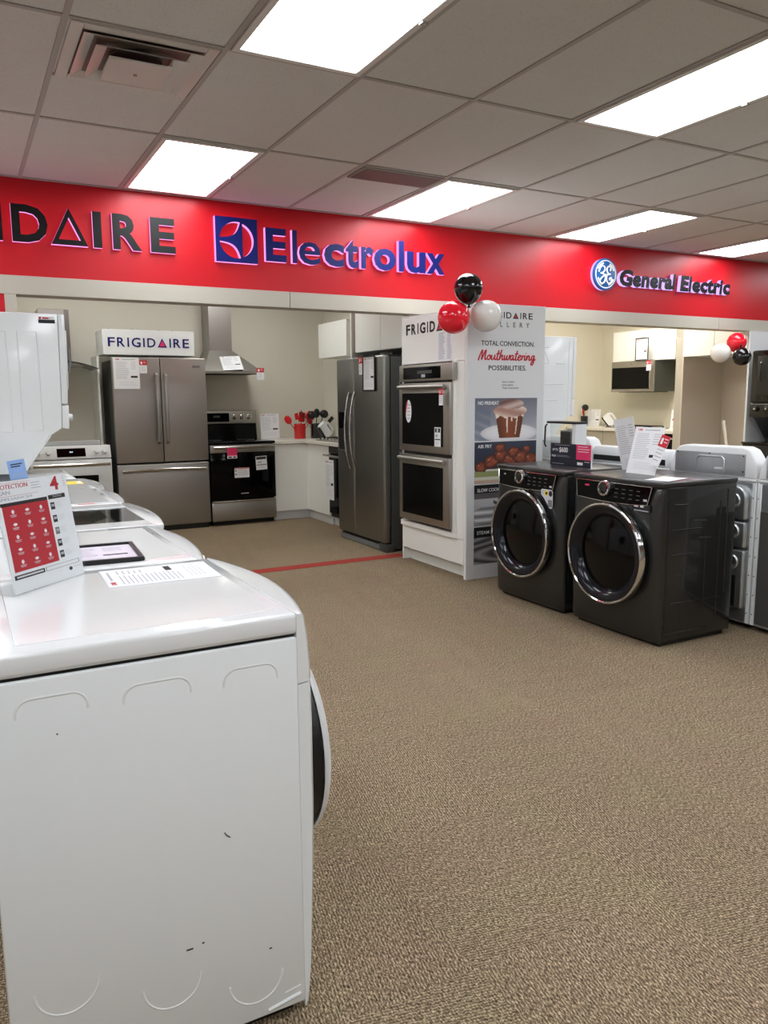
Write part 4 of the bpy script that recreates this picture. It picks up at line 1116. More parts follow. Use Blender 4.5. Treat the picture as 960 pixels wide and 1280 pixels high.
def pic_wings(u, v):
    c = mix((30, 36, 52), (58, 66, 84), v*0.6+0.2*u)
    if v < 0.34:
        c = (206, 202, 186) if v > 0.08 else (186, 160, 140)
        if 0.16 < v < 0.30 and u < 0.38: c = (140, 146, 96)
        if 0.10 < v < 0.34 and u > 0.42: c = mix((222, 216, 204), (176, 164, 150), abs(math.sin(7*u)))
    for a, b, r in BL:
        q = math.atan2(v-b, u-a); rr = r*(1.0+0.10*math.sin(3*q+a*30)+0.07*math.sin(5*q+b*50)+0.04*math.sin(11*q+a*9))
        e = ((u-a)/rr)**2+((v-b)/(rr*1.25))**2
        if e < 1:
            k = 0.5+0.3*math.sin(41*u+a*40)*math.sin(33*v+b*30)+0.2*math.sin(83*u-57*v); c = mix(mix((168, 92, 60), (112, 50, 30), k), (46, 18, 14), max(0, e*1.15-0.25)); c = mix(c, (214, 158, 126), 0.6*max(0, 1-((u-a+r*0.35)/(r*0.22))**2-((v-b-r*0.4)/(r*0.25))**2))
    return c
def pic_slow(u, v):
    if v > 0.80: return (22, 22, 24)
    c = mix((150, 148, 150), (206, 206, 208), v+0.2*math.sin(5*u))
    if v > 0.66: c = (96, 90, 92)
    e = ((u-0.22)/0.24)**2+((v-0.24)/0.24)**2
    if e < 1: c = mix((226, 226, 228), (120, 118, 120), 0.5+0.5*math.sin(34*v))
    if abs(v-0.4+0.9*(u-0.5)) < 0.04 and 0.3 < u < 0.62: c = (60, 50, 48)
    if u > 0.55: c = mix(c, (120, 108, 104), 0.5+0.5*math.sin(20*u+8*v))
    return c
def pic_steam(u, v):
    if v > 0.72: return (18, 18, 20)
    c = mix((70, 68, 72), (168, 164, 168), 0.5+0.5*math.sin(13*u+7*math.sin(6*v)))
    e = ((u-0.55)/0.25)**2+((v-0.35)/0.28)**2
    if e < 1: c = mix((190, 188, 190), (110, 108, 112), e)
    return c
def end_panel():
    t = thing('printed_panel', 'tall grey printed food panel closing the end of the oven cabinet', 'display panel', (0, 4.880, 0))
    MB().box(3.330, 4.045, 0, 0.0015, 0, 0.0, 'grey_panel')
    b = MB(); b.box(3.331, 4.050, 0.0, 0.0195-0.0185, 0.0, 2.072, 'grey_panel'); 
    b = MB(); b.box(3.331, 4.050, 0.0, 0.001, 0.0, 2.072, 'grey_panel'); 
    b = MB(); b.box(3.329, 4.050, -0.018, -0.0008, 0.0, 2.072, 'grey_panel', b=0.001, seg=1)
    b.build('board', t)
    t.location = (0, 4.880, 0)
    pr = thing_offset = -0.018
    parts = []
    for z0, z1, fn in ((1.060, 1.379, pic_bun), (0.736, 1.050, pic_wings), (0.411, 0.726, pic_slow), (0.112, 0.402, pic_steam)):
        o = picture(t, 3.398, 3.983, z0, z1, fn); o.location = (0, -0.0185, 0); parts.append(o)
    for (s, z, w), o in zip((('NO PREHEAT', 1.330, 0.19), ('AIR FRY', 1.005, 0.13), ('SLOW COOK', 0.672, 0.21), ('STEAM BAKE', 0.345, 0.22)), parts):
        m = MB(); m.text(s, 3.425, z, 0.026, -0.0022, 'ink_white', w=w, off=0.014); m.build('caption', o)
    m = MB(); y = -0.0185
    lettering_mb(m, 3.45, 3.925, 1.970, 0.046, y, 'ink_black', 'ink_crimson', off=0.012, d=0.0008, thick=0.24)
    x = 3.50
    for ch in 'GALLERY': m.text(ch, x, 1.907, 0.036, y, 'ink_black', d=0.0008); x += 0.0605
    m.text('TOTAL CONVECTION.', 3.450, 1.767, 0.035, y, 'ink_black', w=0.497, off=0.012, d=0.0008)
    m.text('POSSIBILITIES.', 3.518, 1.586, 0.036, y, 'ink_black', w=0.355, off=0.012, d=0.0008)
    for i, s in enumerate(('Scan to learn', 'more about', 'Total Convection')): m.text(s, 3.645, 1.494-i*0.023, 0.015, y, 'ink_black', d=0.0006)
    m.build('lettering', t)
    # script word drawn with a brush-like tube
    sw = MB()
    def cr(L, n=5):
        out = []
        for i in range(len(L)-1):
            p0, p1, p2, p3 = L[max(i-1, 0)], L[i], L[i+1], L[min(i+2, len(L)-1)]
            for q in range(n):
                u = q/n
                out.append(tuple(0.5*((2*p1[k])+(-p0[k]+p2[k])*u+(2*p0[k]-5*p1[k]+4*p2[k]-p3[k])*u*u+(-p0[k]+3*p1[k]-3*p2[k]+p3[k])*u**3) for k in (0, 1)))
        return out+[L[-1]]
    G = {'M': [[(0, -.1), (.12, .5), (.3, 1.0), (.32, .5), (.33, .0), (.5, .6), (.68, 1.0), (.66, .4), (.72, 0), (.85, .1)]],
         'o': [[(.25, .5), (.05, .35), (.05, .1), (.2, 0), (.35, .15), (.33, .4), (.22, .5), (.3, .38), (.5, .4)]],
         'u': [[(.03, .5), (.03, .15), (.12, 0), (.28, .15), (.36, .5), (.35, .15), (.42, 0), (.55, .12)]],
         't': [[(.2, 1.0), (.12, .4), (.12, .05), (.25, 0), (.36, .15)], [(-.02, .62), (.34, .68)]],
         'h': [[(.16, 1.05), (.08, .5), (.03, .0), (.12, .3), (.26, .5), (.33, .38), (.32, .08), (.42, 0), (.54, .14)]],
         'w': [[(.03, .5), (.05, .12), (.14, 0), (.26, .2), (.3, .48), (.31, .15), (.4, 0), (.54, .2), (.56, .5), (.66, .42)]],
         'a': [[(.34, .45), (.2, .5), (.05, .3), (.08, .05), (.2, .02), (.33, .25), (.37, .48), (.36, .1), (.44, 0), (.54, .1)]],
         'e': [[(.05, .22), (.25, .3), (.3, .44), (.18, .52), (.05, .3), (.08, .06), (.22, 0), (.42, .14)]],
         'r': [[(.03, .5), (.08, .35), (.05, 0), (.1, .3), (.22, .48), (.32, .44)]],
         'i': [[(.06, .5), (.05, .12), (.12, 0), (.25, .1)], [(.1, .72), (.12, .76)]],
         'n': [[(.04, .5), (.04, 0), (.1, .3), (.24, .5), (.32, .36), (.31, .08), (.4, 0), (.52, .12)]],
         'g': [[(.34, .45), (.2, .5), (.05, .3), (.08, .06), (.2, .04), (.34, .3), (.36, .46), (.36, -.2), (.26, -.5), (.1, -.42), (.2, -.15), (.55, .1)]]}
    adv = dict(M=.88, o=.46, u=.53, t=.34, h=.52, w=.64, a=.53, e=.40, r=.33, i=.24, n=.51, g=.5)
    tot = sum(adv[c] for c in 'Mouthwatering'); k = 0.53/tot; x = 3.424
    for ch in 'Mouthwatering':
        for st in G[ch]:
            P = cr(st) if len(st) > 2 else st
            sw.tube([(x+p[0]*k+p[1]*0.012, -0.0195, 1.664+p[1]*0.070) for p in P], 0.0052, 'ink_crimson', 6)
        x += adv[ch]*k
    sw.build('script_lettering', t)
end_panel()

# ------------------------------------------------------------------ kitchen alcove at left
def french_fridge():
    w = 0.955
    t = thing('refrigerator', 'stainless French-door refrigerator under the white sign box', 'refrigerator', (1.405, 8.36, 0))
    MB().box(0.012, w-0.012, 0.07, 0.70, 0.03, 1.79, 'fridge_side', b=0.006).box(0.03, w-0.03, 0.09, 0.66, 0, 0.032, 'black_plastic').box(0.02, w-0.02, 0.02, 0.09, 0.0, 0.05, 'black_plastic').build('cabinet', t)
    for x0, x1, hx in ((0.0, 0.477, 0.432), (0.483, w, 0.521)):
        d = MB(); d.box(x0, x1, 0.0, 0.062, 0.737, 1.815, 'steel_brown', b=0.008, seg=3); do = d.build('door', t)
        h = MB(); h.prism([(-0.010, 0.925), (-0.058, 0.95), (-0.066, 1.28), (-0.058, 1.635), (-0.010, 1.66), (-0.010, 1.645), (-0.045, 1.625), (-0.050, 1.28), (-0.045, 0.96), (-0.010, 0.94)], 'x', hx-0.015, hx+0.015, 'steel', b=0.003, seg=2)
        h.box(hx-0.014, hx+0.014, -0.012, 0.004, 0.925, 0.95, 'steel'); h.box(hx-0.014, hx+0.014, -0.012, 0.004, 1.635, 1.66, 'steel')
        h.build('door_handle', do)
        if hx > 0.5: MB().box(w-0.14, w-0.06, -0.003, 0.001, 1.715, 1.742, 'steel_dark', b=0.001, seg=1).build('badge', do)
    d = MB(); d.box(0.0, w, 0.0, 0.062, 0.055, 0.718, 'steel_brown', b=0.008, seg=3); do = d.build('freezer_drawer', t)
    n = 16; h = MB(); h.tube([(0.045+0.87*i/n, -0.035-0.022*math.sin(PI*i/n), 0.650+0.012*math.sin(PI*i/n)) for i in range(n+1)], 0.012, 'steel_bright', 10, sy=1.3)
    for x in (0.055, 0.905): h.box(x-0.01, x+0.01, -0.036, 0.002, 0.64, 0.66, 'steel_bright')
    h.build('drawer_handle', do)
french_fridge()
def sign_box():
    t = thing('sign_box', 'white sign box with navy lettering above the French-door refrigerator', 'sign', (1.343, 8.45, 1.842))
    MB().box(0, 0.932, 0, 0.42, 0, 0.254, 'white_plastic', b=0.003, seg=1).build('box', t)
    m = MB(); lettering_mb(m, 0.052, 0.876, 0.082, 0.092, 0, 'navy_sign', 'ink_pink', off=0.010, d=0.004, thick=0.20); m.build('lettering', t)
    for x in (0.07, 0.30, 0.57, 0.71): MB().cyl((x, 0.02, 0.254), (x, 0.02, 0.262), 0.007, 'steel', 10).build('screw', t)
sign_box()
tag(MB().box(1.315, 1.335, 8.70, 9.095, 0, 1.84, 'white_laminate', b=0.001, seg=1).build('side_panel'), 'thin white upright panel between the white range and the refrigerator', 'panel')
sheet('spec_sheet', 'white price sheet hanging on the left French refrigerator door', 0.255, 0.315, (1.545, 8.352, 1.495), (0, 0, 0))
sale_tag('red topped sale tag beside the sheet on the refrigerator door', (1.713, 8.352, 1.655), (0, 0, 0), 0.075, 0.13)

def electric_range():
    w = 0.742
    t = thing('electric_range', 'stainless electric range with black glass door and tall backguard', 'range', (2.376, 8.36, 0))
    MB().box(0.004, w-0.004, 0.05, 0.66, 0.05, 0.895, 'black_plastic', b=0.003, seg=1).box(0.03, w-0.03, 0.08, 0.62, 0, 0.052, 'black_plastic').build('body', t)
    d = MB(); d.box(0, w, 0, 0.05, 0.052, 0.262, 'steel_brown', b=0.006); do = d.build('storage_drawer', t)
    MB().prism([(0.0, 0.252), (-0.022, 0.262), (-0.026, 0.274), (-0.012, 0.282), (0.0, 0.28)], 'x', 0.012, w-0.012, 'steel_bright', b=0.002, seg=1).build('drawer_lip', do)
    d = MB(); d.box(0, w, 0, 0.05, 0.290, 0.803, 'black_glass', b=0.004); d.box(0, w, -0.003, 0.05, 0.806, 0.888, 'steel_brown', b=0.004); d.mark(0.33, 0.42, 0.345, 0.352, 0, 'ink_grey'); do = d.build('oven_door', t)
    n = 14; h = MB(); h.tube([(0.03+(w-0.06)*i/n, -0.045-0.012*math.sin(PI*i/n), 0.862) for i in range(n+1)], 0.012, 'steel_bright', 10, sy=1.3)
    for x in (0.04, w-0.04): h.box(x-0.01, x+0.01, -0.046, 0.0, 0.852, 0.872, 'steel_bright')
    h.build('door_handle', do)
    c = MB(); c.box(-0.002, w+0.002, -0.006, 0.60, 0.895, 0.921, 'black_glass', b=0.004)
    for x, y, r in ((0.19, 0.17, 0.10), (0.55, 0.17, 0.08), (0.19, 0.44, 0.07), (0.55, 0.44, 0.1)): c.lathe([(r, 0), (r, 0.0006), (r-0.004, 0.0006), (r-0.004, 0)], (x, y, 0.921), (0, 0, 1), 'grey_plastic', 32, closed=True)
    c.build('cooktop', t)
    b = MB(); b.prism([(0.585, 0.90), (0.70, 0.90), (0.70, 1.10), (0.62, 1.10)], 'x', 0.0, w, 'black_glass'); b.box(0.0, w, 0.595, 0.70, 1.10, 1.252, 'steel_brown', b=0.008, seg=3); bo = b.build('backguard', t)
    MB().box(0.12, 0.41, 0.592, 0.597, 1.125, 1.225, 'black_glass').mark(0.22, 0.30, 1.17, 1.195, 0.592, 'grille_dark').build('display', bo)
    for x in (0.475, 0.563, 0.65):
        k = MB(); k.lathe([(0.030, 0), (0.030, 0.006), (0.022, 0.010), (0.021, 0.03), (0.017, 0.034), (0, 0.034)], (x, 0.595, 1.178), (0, -1, 0), 'steel_bright', 24); k.box(x-0.003, x+0.003, 0.556, 0.562, 1.16, 1.197, 'black_plastic'); k.build('knob', bo)
electric_range()
m = MB(); m.box(0, 0.17, -0.0006, 0.0006, 0, 0.108, 'paper'); m.mark(0.0, 0.17, 0.098, 0.106, -0.0006, 'ink_red'); m.mark(0.008, 0.022, 0.07, 0.085, -0.0006, 'ink_black'); m.mark(0.008, 0.022, 0.03, 0.045, -0.0006, 'ink_black'); lines(m, 0.03, 0.16, 0.088, 0.02, 5, -0.0006)
tag(m.build('warning_label', loc=(2.640, 8.3585, 0.525), rot=(0, 0, 0)), 'white landscape warning label in the middle of the black oven door', 'label sheet')
m = MB(); m.box(0, 0.128, -0.0006, 0.0006, 0, 0.152, 'paper'); m.mark(0.006, 0.122, 0.115, 0.145, -0.0006, 'ink_black'); m.text('467', 0.02, 0.075, 0.022, -0.0006, 'ink_black'); m.mark(0.006, 0.122, 0.052, 0.060, -0.0006, 'ink_black'); lines(m, 0.01, 0.115, 0.042, 0.01, 3, -0.0006)
tag(m.build('energy_label', loc=(2.893, 8.3585, 0.598), rot=(0, -0.05, 0)), 'white and black energy label at the upper right of the oven door', 'label sheet')
sale_tag('pink sale tag hanging on the handle of the black glass range', (2.600, 8.295, 0.745), (0, 0, 0), 0.11, 0.12, pink=True)

def chimney_hood():
    t = thing('range_hood', 'stainless pyramid chimney hood above the black electric range', 'range hood', (2.735, 8.57, 1.665))
    b = MB(); hw = 0.333
    b.box(-hw, hw, 0.0, 0.525, 0.0, 0.028, 'steel_brown', b=0.003, seg=1)
    V = [(-hw, 0, 0.028), (hw, 0, 0.028), (hw, 0.525, 0.028), (-hw, 0.525, 0.028), (-0.19, 0.25, 0.262), (0.075, 0.25, 0.262), (0.075, 0.525, 0.262), (-0.19, 0.525, 0.262)]
    b.add(V, [(0, 1, 5, 4), (1, 2, 6, 5), (3, 0, 4, 7), (2, 3, 7, 6), (4, 5, 6, 7)], 'steel_brown')
    b.box(-hw+0.03, hw-0.03, 0.04, 0.49, -0.004, 0.0, 'grille_dark'); b.build('canopy', t, smooth=20)
    MB().box(-0.188, 0.073, 0.252, 0.525, 0.26, 1.0, 'steel', b=0.003, seg=1).build('chimney', t)
chimney_hood()
sheet('spec_sheet', 'white sheet lying tilted on the sloping front of the pyramid hood', 0.225, 0.235, (2.735, 8.560, 1.705), (-math.radians(48), math.radians(-3), -0.10))
sale_tag('red topped sale tag hanging at the right corner of the pyramid hood', (3.045, 8.562, 1.60), (0, 0, 0), 0.085, 0.13)
def curved_hood():
    t = thing('range_hood', 'stainless hood with a curved glass canopy above the white range', 'range hood', (0.93, 8.55, 1.70))
    g_ = MB(); n = 16; V = []
    for i in range(n+1):
        x = -0.378+0.756*i/n; z = 0.075*(1-(x/0.378)**2)
        V += [(x, 0, z), (x, 0.545, z), (x, 0.545, z+0.008), (x, 0, z+0.008)]
    Fc = [(0, 1, 2, 3), tuple(n*4+q for q in (3, 2, 1, 0))]
    for i in range(n):
        for q in range(4): Fc.append((i*4+q, (i+1)*4+q, (i+1)*4+(q+1) % 4, i*4+(q+1) % 4))
    g_.add(V, Fc, 'smoke_glass'); g_.build('glass_canopy', t)
    MB().prism([(-0.26, 0.028), (0.26, 0.028), (0.17, 0.064), (-0.17, 0.064)], 'y', 0.03, 0.50, 'steel', b=0.003, seg=1).build('filter_box', t)
    MB().box(-0.145, 0.145, 0.20, 0.545, 0.082, 0.60, 'steel', b=0.004, seg=1).box(0.10, 0.146, 0.196, 0.21, 0.082, 0.60, 'steel_dark').build('chimney', t)  # darker strip paints the unlit right part of the steel chimney front
curved_hood()
def slide_in_range():
    w = 0.736
    t = thing('slide_in_range', 'white slide-in range with black display beside the tall laundry tower', 'range', (0.572, 8.09, 0))
    MB().box(0.004, w-0.004, 0.05, 0.66, 0.05, 0.895, 'white_enamel').box(0.03, w-0.03, 0.08, 0.62, 0, 0.052, 'black_plastic').build('body', t)
    MB().box(-0.002, w+0.002, 0.07, 0.68, 0.895, 0.925, 'white_gloss', b=0.004).box(0.02, w-0.02, 0.10, 0.66, 0.925, 0.928, 'black_glass').box(-0.002, w+0.002, 0.67, 0.70, 0.90, 0.965, 'white_gloss', b=0.003, seg=1).build('cooktop', t)
    p = MB(); p.prism([(0.0, 0.825), (0.06, 0.825), (0.09, 0.948), (0.045, 0.948)], 'x', 0.0, w, 'white_plastic', b=0.004); po = p.build('control_panel', t)
    sl = math.atan2(0.045, 0.123)
    def onp(z): return 0.0+(z-0.825)*0.045/0.123
    dsp = MB(); V = []
    for z in (0.845, 0.925):
        for x in (0.24, 0.50): V += [(x, onp(z)-0.003, z), (x, onp(z)+0.004, z)]
    dsp.add(V, [(0, 2, 6, 4), (1, 5, 7, 3), (0, 4, 5, 1), (2, 3, 7, 6), (4, 6, 7, 5), (0, 1, 3, 2)], 'black_glass'); dsp.text('88:8', 0.355, 0.885, 0.012, onp(0.885)-0.003, 'led_display'); dsp.build('display', po)
    for x in (0.07, 0.165, 0.60, 0.675):
        k = MB(); k.lathe([(0.026, 0), (0.026, 0.004), (0.020, 0.008), (0.018, 0.030), (0, 0.032)], (x, onp(0.885)-0.002, 0.885), (0, -1, 0.35), 'white_plastic', 20); k.build('knob', po)
    d = MB(); d.box(0, w, 0, 0.05, 0.27, 0.815, 'white_enamel', b=0.006); do = d.build('oven_door', t)
    MB().box(0.13, w-0.13, -0.003, 0.002, 0.36, 0.66, 'oven_glass').build('door_window', do)
    n = 12; h = MB(); h.tube([(0.02+(w-0.04)*i/n, -0.045-0.010*math.sin(PI*i/n), 0.765) for i in range(n+1)], 0.015, 'steel_bright', 10, sy=1.4)
    for x in (0.04, w-0.04): h.box(x-0.01, x+0.01, -0.046, 0.002, 0.755, 0.775, 'steel_bright')
    h.build('door_handle', do)
    MB().box(0, w, 0, 0.05, 0.055, 0.262, 'white_enamel', b=0.006).build('storage_drawer', t)
slide_in_range()

def corner_cabinets():
    t = thing('base_cabinet', 'white base cabinet filling the corner beside the electric range', 'cabinet', (3.125, 8.42, 0))
    MB().box(0.0, 0.43, 0.02, 0.675, 0.10, 0.875, 'white_laminate').box(0.43, 0.93, -0.60, 0.675, 0.10, 0.875, 'white_laminate').build('carcass', t)
    MB().box(0.002, 0.428, 0.0, 0.02, 0.105, 0.868, 'white_laminate', b=0.0015, seg=1).build('front_panel', t)
    MB().box(0.411, 0.430, -0.598, 0.0, 0.105, 0.868, 'white_laminate', b=0.0015, seg=1).build('door', t)
    MB().box(0.0, 0.45, 0.05, 0.065, 0, 0.10, 'grey_panel').box(0.45, 0.465, -0.60, 0.065, 0, 0.10, 'grey_panel').build('toe_kick', t)
    c = MB(); c.prism([(3.122, 8.395), (3.505, 8.395), (3.505, 7.108), (4.058, 7.108), (4.058, 9.097), (3.122, 9.097)], 'z', 0.876, 0.912, 'worktop', b=0.003, seg=1)
    tag(c.build('countertop'), 'white L-shaped countertop in the corner of the left kitchen', 'countertop')
    o = thing('built_in_oven', 'black built-in oven under the counter, half hidden by the grey refrigerator', 'oven', (3.532, 7.81, 0), WEST)
    MB().box(0.0, 0.69, 0.02, 0.50, 0.10, 0.872, 'black_plastic').build('oven_body', o)
    MB().box(0.0, 0.70, 0.06, 0.075, 0.0, 0.10, 'grey_panel').build('toe_kick', o)
    MB().box(0.0, 0.70, 0.0, 0.02, 0.80, 0.872, 'black_glass').mark(0.2, 0.5, 0.83, 0.845, 0, 'grille_dark').build('control_panel', o)
    d = MB().box(0.0, 0.70, 0.0, 0.02, 0.14, 0.795, 'black_glass', b=0.002, seg=1).build('oven_door', o)
    MB().tube([(-0.02, -0.055, 0.775), (0.68, -0.055, 0.775)], 0.011, 'steel_bright', 10).box(0.02, 0.04, -0.055, 0.0, 0.765, 0.785, 'steel').box(0.62, 0.64, -0.055, 0.0, 0.765, 0.785, 'steel').build('door_handle', d)
corner_cabinets()
sheet('spec_sheet', 'white sheet hanging on the handle of the under-counter black oven', 0.22, 0.43, (3.468, 7.66, 0.305), (0, 0, WEST))
sheet('spec_sheet', 'white price sheet standing on the counter beside the electric range', 0.235, 0.295, (3.268, 8.90, 0.914), (-0.08, 0, 0))

def crock(label, x, y, red):
    t = thing('utensil_crock', label, 'utensil crock', (x, y, 0.912))
    key = 'crock_red' if red else 'black_gloss'
    MB().lathe([(0, 0.0), (0.064, 0.0), (0.068, 0.01), (0.068, 0.165), (0.071, 0.17), (0.069, 0.176), (0.062, 0.172), (0.062, 0.03), (0, 0.03)], (0, 0, 0), (0, 0, 1), key, 28).build('pot', t)
crock('red utensil crock on the corner counter holding red kitchen tools', 3.585, 8.75, True)
crock('black utensil crock on the corner counter holding black kitchen tools', 3.785, 8.72, False)
def utensil(label, x, y, lean, az, L, head, key, hk=None, group=None, z=0.945):
    t = thing('kitchen_utensil', label, 'kitchen utensil', (x, y, z), rot=(0, lean, az), group=group)
    MB().cyl((0, 0, 0.0), (0, 0, L), 0.006, hk or key, 10, 0.005).build('handle', t)
    m = MB()
    if head == 'spoon': m.ball((0, 0, L+0.035), 0.056, key, 18, 0.75, 0.28, 1.0)
    elif head == 'turner':
        m.box(-0.042, 0.042, -0.004, 0.004, L-0.02, L+0.095, key, b=0.003)
        for s in (-0.018, 0, 0.018): m.box(s-0.003, s+0.003, -0.0036, 0.0036, L+0.01, L+0.07, 'dark_gap')
    elif head == 'ladle': m.ball((0.0, -0.02, L+0.03), 0.055, key, 18, 1.0, 0.8, 0.9)
    elif head == 'tongs': m.box(-0.018, -0.008, -0.006, 0.006, L-0.02, L+0.09, key, b=0.002); m.box(0.008, 0.018, -0.006, 0.006, L-0.02, L+0.09, key, b=0.002)
    elif head == 'brush': m.box(-0.022, 0.022, -0.006, 0.006, L-0.01, L+0.07, key, b=0.004)
    m.build('head', t)
    return t
for args in (('red utensil leaning farthest left out of the red crock', 3.575, 8.75, -0.62, 0.0, 0.20, 'spoon', 'crock_red'),
             ('red utensil second from the left in the red crock', 3.58, 8.76, -0.12, 0.0, 0.20, 'brush', 'crock_red', 'wood_pole'),
             ('red slotted turner standing in the middle of the red crock', 3.59, 8.765, 0.14, 0.1, 0.185, 'turner', 'crock_red'),
             ('red spoon leaning right out of the red crock', 3.595, 8.745, 0.42, 0.0, 0.23, 'spoon', 'crock_red'),
             ('red turner leaning farthest right out of the red crock', 3.60, 8.74, 0.60, 0.2, 0.20, 'turner', 'crock_red'),
             ('black tongs leaning left out of the black crock', 3.772, 8.72, -0.58, 0.0, 0.26, 'tongs', 'black_plastic', 'steel'),
             ('black ladle with steel handle in the black crock', 3.78, 8.73, -0.22, 0.0, 0.22, 'ladle', 'black_plastic', 'steel'),
             ('black spoon upright in the black crock', 3.785, 8.73, 0.05, 0.0, 0.23, 'spoon', 'black_plastic'),
             ('large black ladle leaning right in the black crock', 3.79, 8.715, 0.34, 0.0, 0.24, 'ladle', 'black_plastic'),
             ('black turner leaning farthest right out of the black crock', 3.795, 8.72, 0.78, 0.0, 0.23, 'brush', 'black_plastic')):
    utensil(*args, group='kitchen tools in the left crocks')
def mixer(label, loc, rz, sc_=1.0):
    # white slanted hand mixer shape: rounded body with a slot handle and a dark underside
    t = thing('hand_mixer', label, 'hand mixer', loc, rz)
    out = [(-0.10, 0.02), (-0.075, 0.0), (0.055, 0.0), (0.075, 0.02), (0.075, 0.11), (0.05, 0.14), (-0.06, 0.14), (-0.10, 0.10)]
    slot = [(-0.055, 0.095), (-0.055, 0.118), (0.035, 0.118), (0.05, 0.095)]
    R_ = Matrix.Rotation(math.radians(52), 4, 'Y')
    tmp = MB(); tmp.shape([out, slot[::-1]], 0.03, 0.06, 'white_plastic')
    off = Vector((0, 0, 0.11))
    m = MB(); m.add([tuple((R_ @ Vector((v[0], v[1], v[2]-0.07)))*sc_+off*sc_) for v in tmp.v], tmp.f, 'white_plastic'); m.build('body', t, smooth=20)
    k = MB(); tmp = MB(); tmp.box(-0.095, 0.07, -0.028, 0.028, -0.02, 0.0, 'black_plastic', b=0.004)
    k.add([tuple((R_ @ Vector((v[0], v[1], v[2]-0.07)))*sc_+off*sc_) for v in tmp.v], tmp.f, 'black_plastic'); k.build('base', t)
    MB().box(-0.06*sc_, 0.03*sc_, -0.05*sc_, 0.05*sc_, 0, 0.012*sc_, 'black_plastic', b=0.002, seg=1).box(-0.02*sc_, 0.01*sc_, -0.02*sc_, 0.02*sc_, 0.01*sc_, 0.05*sc_, 'black_plastic').build('stand', t)
mixer('white slanted hand mixer in front of the black utensil crock', (3.78, 8.42, 0.912), 0.25)
def cooktop(label, x0, y0, y1, z, d=0.42):
    t = thing('cooktop', label, 'cooktop', (x0, y1, z), WEST)
    L = y1-y0
    MB().box(0, L, 0, d, 0, 0.012, 'steel', b=0.003, seg=1).build('tray', t)
    for i in range(5):
        MB().lathe([(0.018, 0), (0.016, 0.022), (0, 0.024)], (0.09+i*0.10, 0.045, 0.012), (0, 0, 1), 'steel_bright', 18).build('knob', t)
    for gx_ in (0.2, L-0.2):
        g2 = MB(); c = d*0.58
        for s in (-0.15, 0, 0.15): g2.box(gx_+s-0.006, gx_+s+0.006, c-0.13, c+0.13, 0.028, 0.038, 'black_plastic'); g2.box(gx_-0.15, gx_+0.15, c+s*0.86-0.006, c+s*0.86+0.006, 0.028, 0.038, 'black_plastic')
        for a in (-0.15, 0.15):
            for b in (-0.13, 0.13): g2.box(gx_+a-0.006, gx_+a+0.006, c+b-0.006, c+b+0.006, 0.012, 0.03, 'black_plastic')
        g2.build('grate', t)
    for gx_ in (0.2, L-0.2): MB().lathe([(0.05, 0), (0.05, 0.01), (0.03, 0.016), (0, 0.016)], (gx_, d*0.58, 0.012), (0, 0, 1), 'black_plastic', 20).build('burner', t)
cooktop('steel gas cooktop with bright knobs in the left kitchen counter', 3.57, 7.42, 8.24, 0.912)

def side_fridge():
    t = thing('refrigerator', 'dark steel side-by-side refrigerator with curved handles facing left', 'refrigerator', (3.30, 7.085, 0), WEST)
    w = 0.975
    MB().box(0.008, w-0.004, 0.075, 0.74, 0.02, 1.745, 'fridge_side', b=0.005).box(0.02, w-0.02, 0.03, 0.08, 0.0, 0.065, 'black_plastic').box(0.0, w, 0.022, 0.032, 0.005, 0.05, 'grey_plastic', b=0.002, seg=1).box(w-0.14, w, 0.015, 0.10, 0.0, 0.075, 'fridge_side', b=0.004).build('cabinet', t)
    seam = 0.372
    for x0, x1, hx in ((0.0, seam-0.003, seam-0.055), (seam+0.003, w, seam+0.055)):
        d = MB(); d.box(x0, x1, 0.0, 0.07, 0.08, 1.762, 'steel_dark', b=0.022, seg=4); do = d.build('door', t)
        n = 18; h = MB(); h.tube([(hx+0.0*i, -0.012-0.055*math.sin(PI*i/n)**0.7, 0.72+0.72*i/n) for i in range(n+1)], 0.012, 'steel_bright', 10, sy=1.2); h.build('door_handle', do)
        if hx < seam:
            q = MB(); q.box(0.05, 0.225, -0.004, 0.003, 1.095, 1.255, 'black_gloss', b=0.003, seg=1); q.box(0.05, 0.225, -0.003, 0.003, 0.885, 1.095, 'dark_gap'); q.box(0.04, 0.235, -0.012, 0.003, 0.872, 0.888, 'steel_dark', b=0.003, seg=1)
            q.build('water_dispenser', do)
        else: MB().box(x0+0.05, x0+0.18, 0.02, 0.09, 1.762, 1.775, 'fridge_side').box(w-0.10, w-0.02, 0.02, 0.10, 1.762, 1.78, 'fridge_side').build('hinge_cover', do)
side_fridge()
sheet('framed_sheet', 'black framed price sheet hung on the side-by-side refrigerator door', 0.215, 0.29, (3.290, 6.368, 1.460), (0, 0, WEST), frame=True)
sale_tag('red topped sale tag beside the framed sheet on the grey refrigerator', (3.297, 6.545, 1.60), (0, 0, WEST), 0.075, 0.16)
def wall_cabinet(label, X, Yfar, w, z0, z1, doors, D=0.33, side=True):
    t = thing('upper_cabinet', label, 'cabinet', (X, Yfar, z0), WEST)
    MB().box(0, w, 0.02, D, 0, z1-z0, 'white_laminate').build('carcass', t)
    for i in range(doors):
        MB().box(w*i/doors+0.002, w*(i+1)/doors-0.002, 0.0, 0.019, 0.002, z1-z0-0.002, 'white_laminate', b=0.0015, seg=1).build('door', t)
    return t
wall_cabinet('small white wall cabinet in the corner above the counter', 3.725, 8.47, 0.742, 1.838, 2.225, 1)
wall_cabinet('white two-door cabinet bridging above the side-by-side refrigerator', 3.50, 7.065, 1.06, 1.826, 2.40, 2, D=0.555)
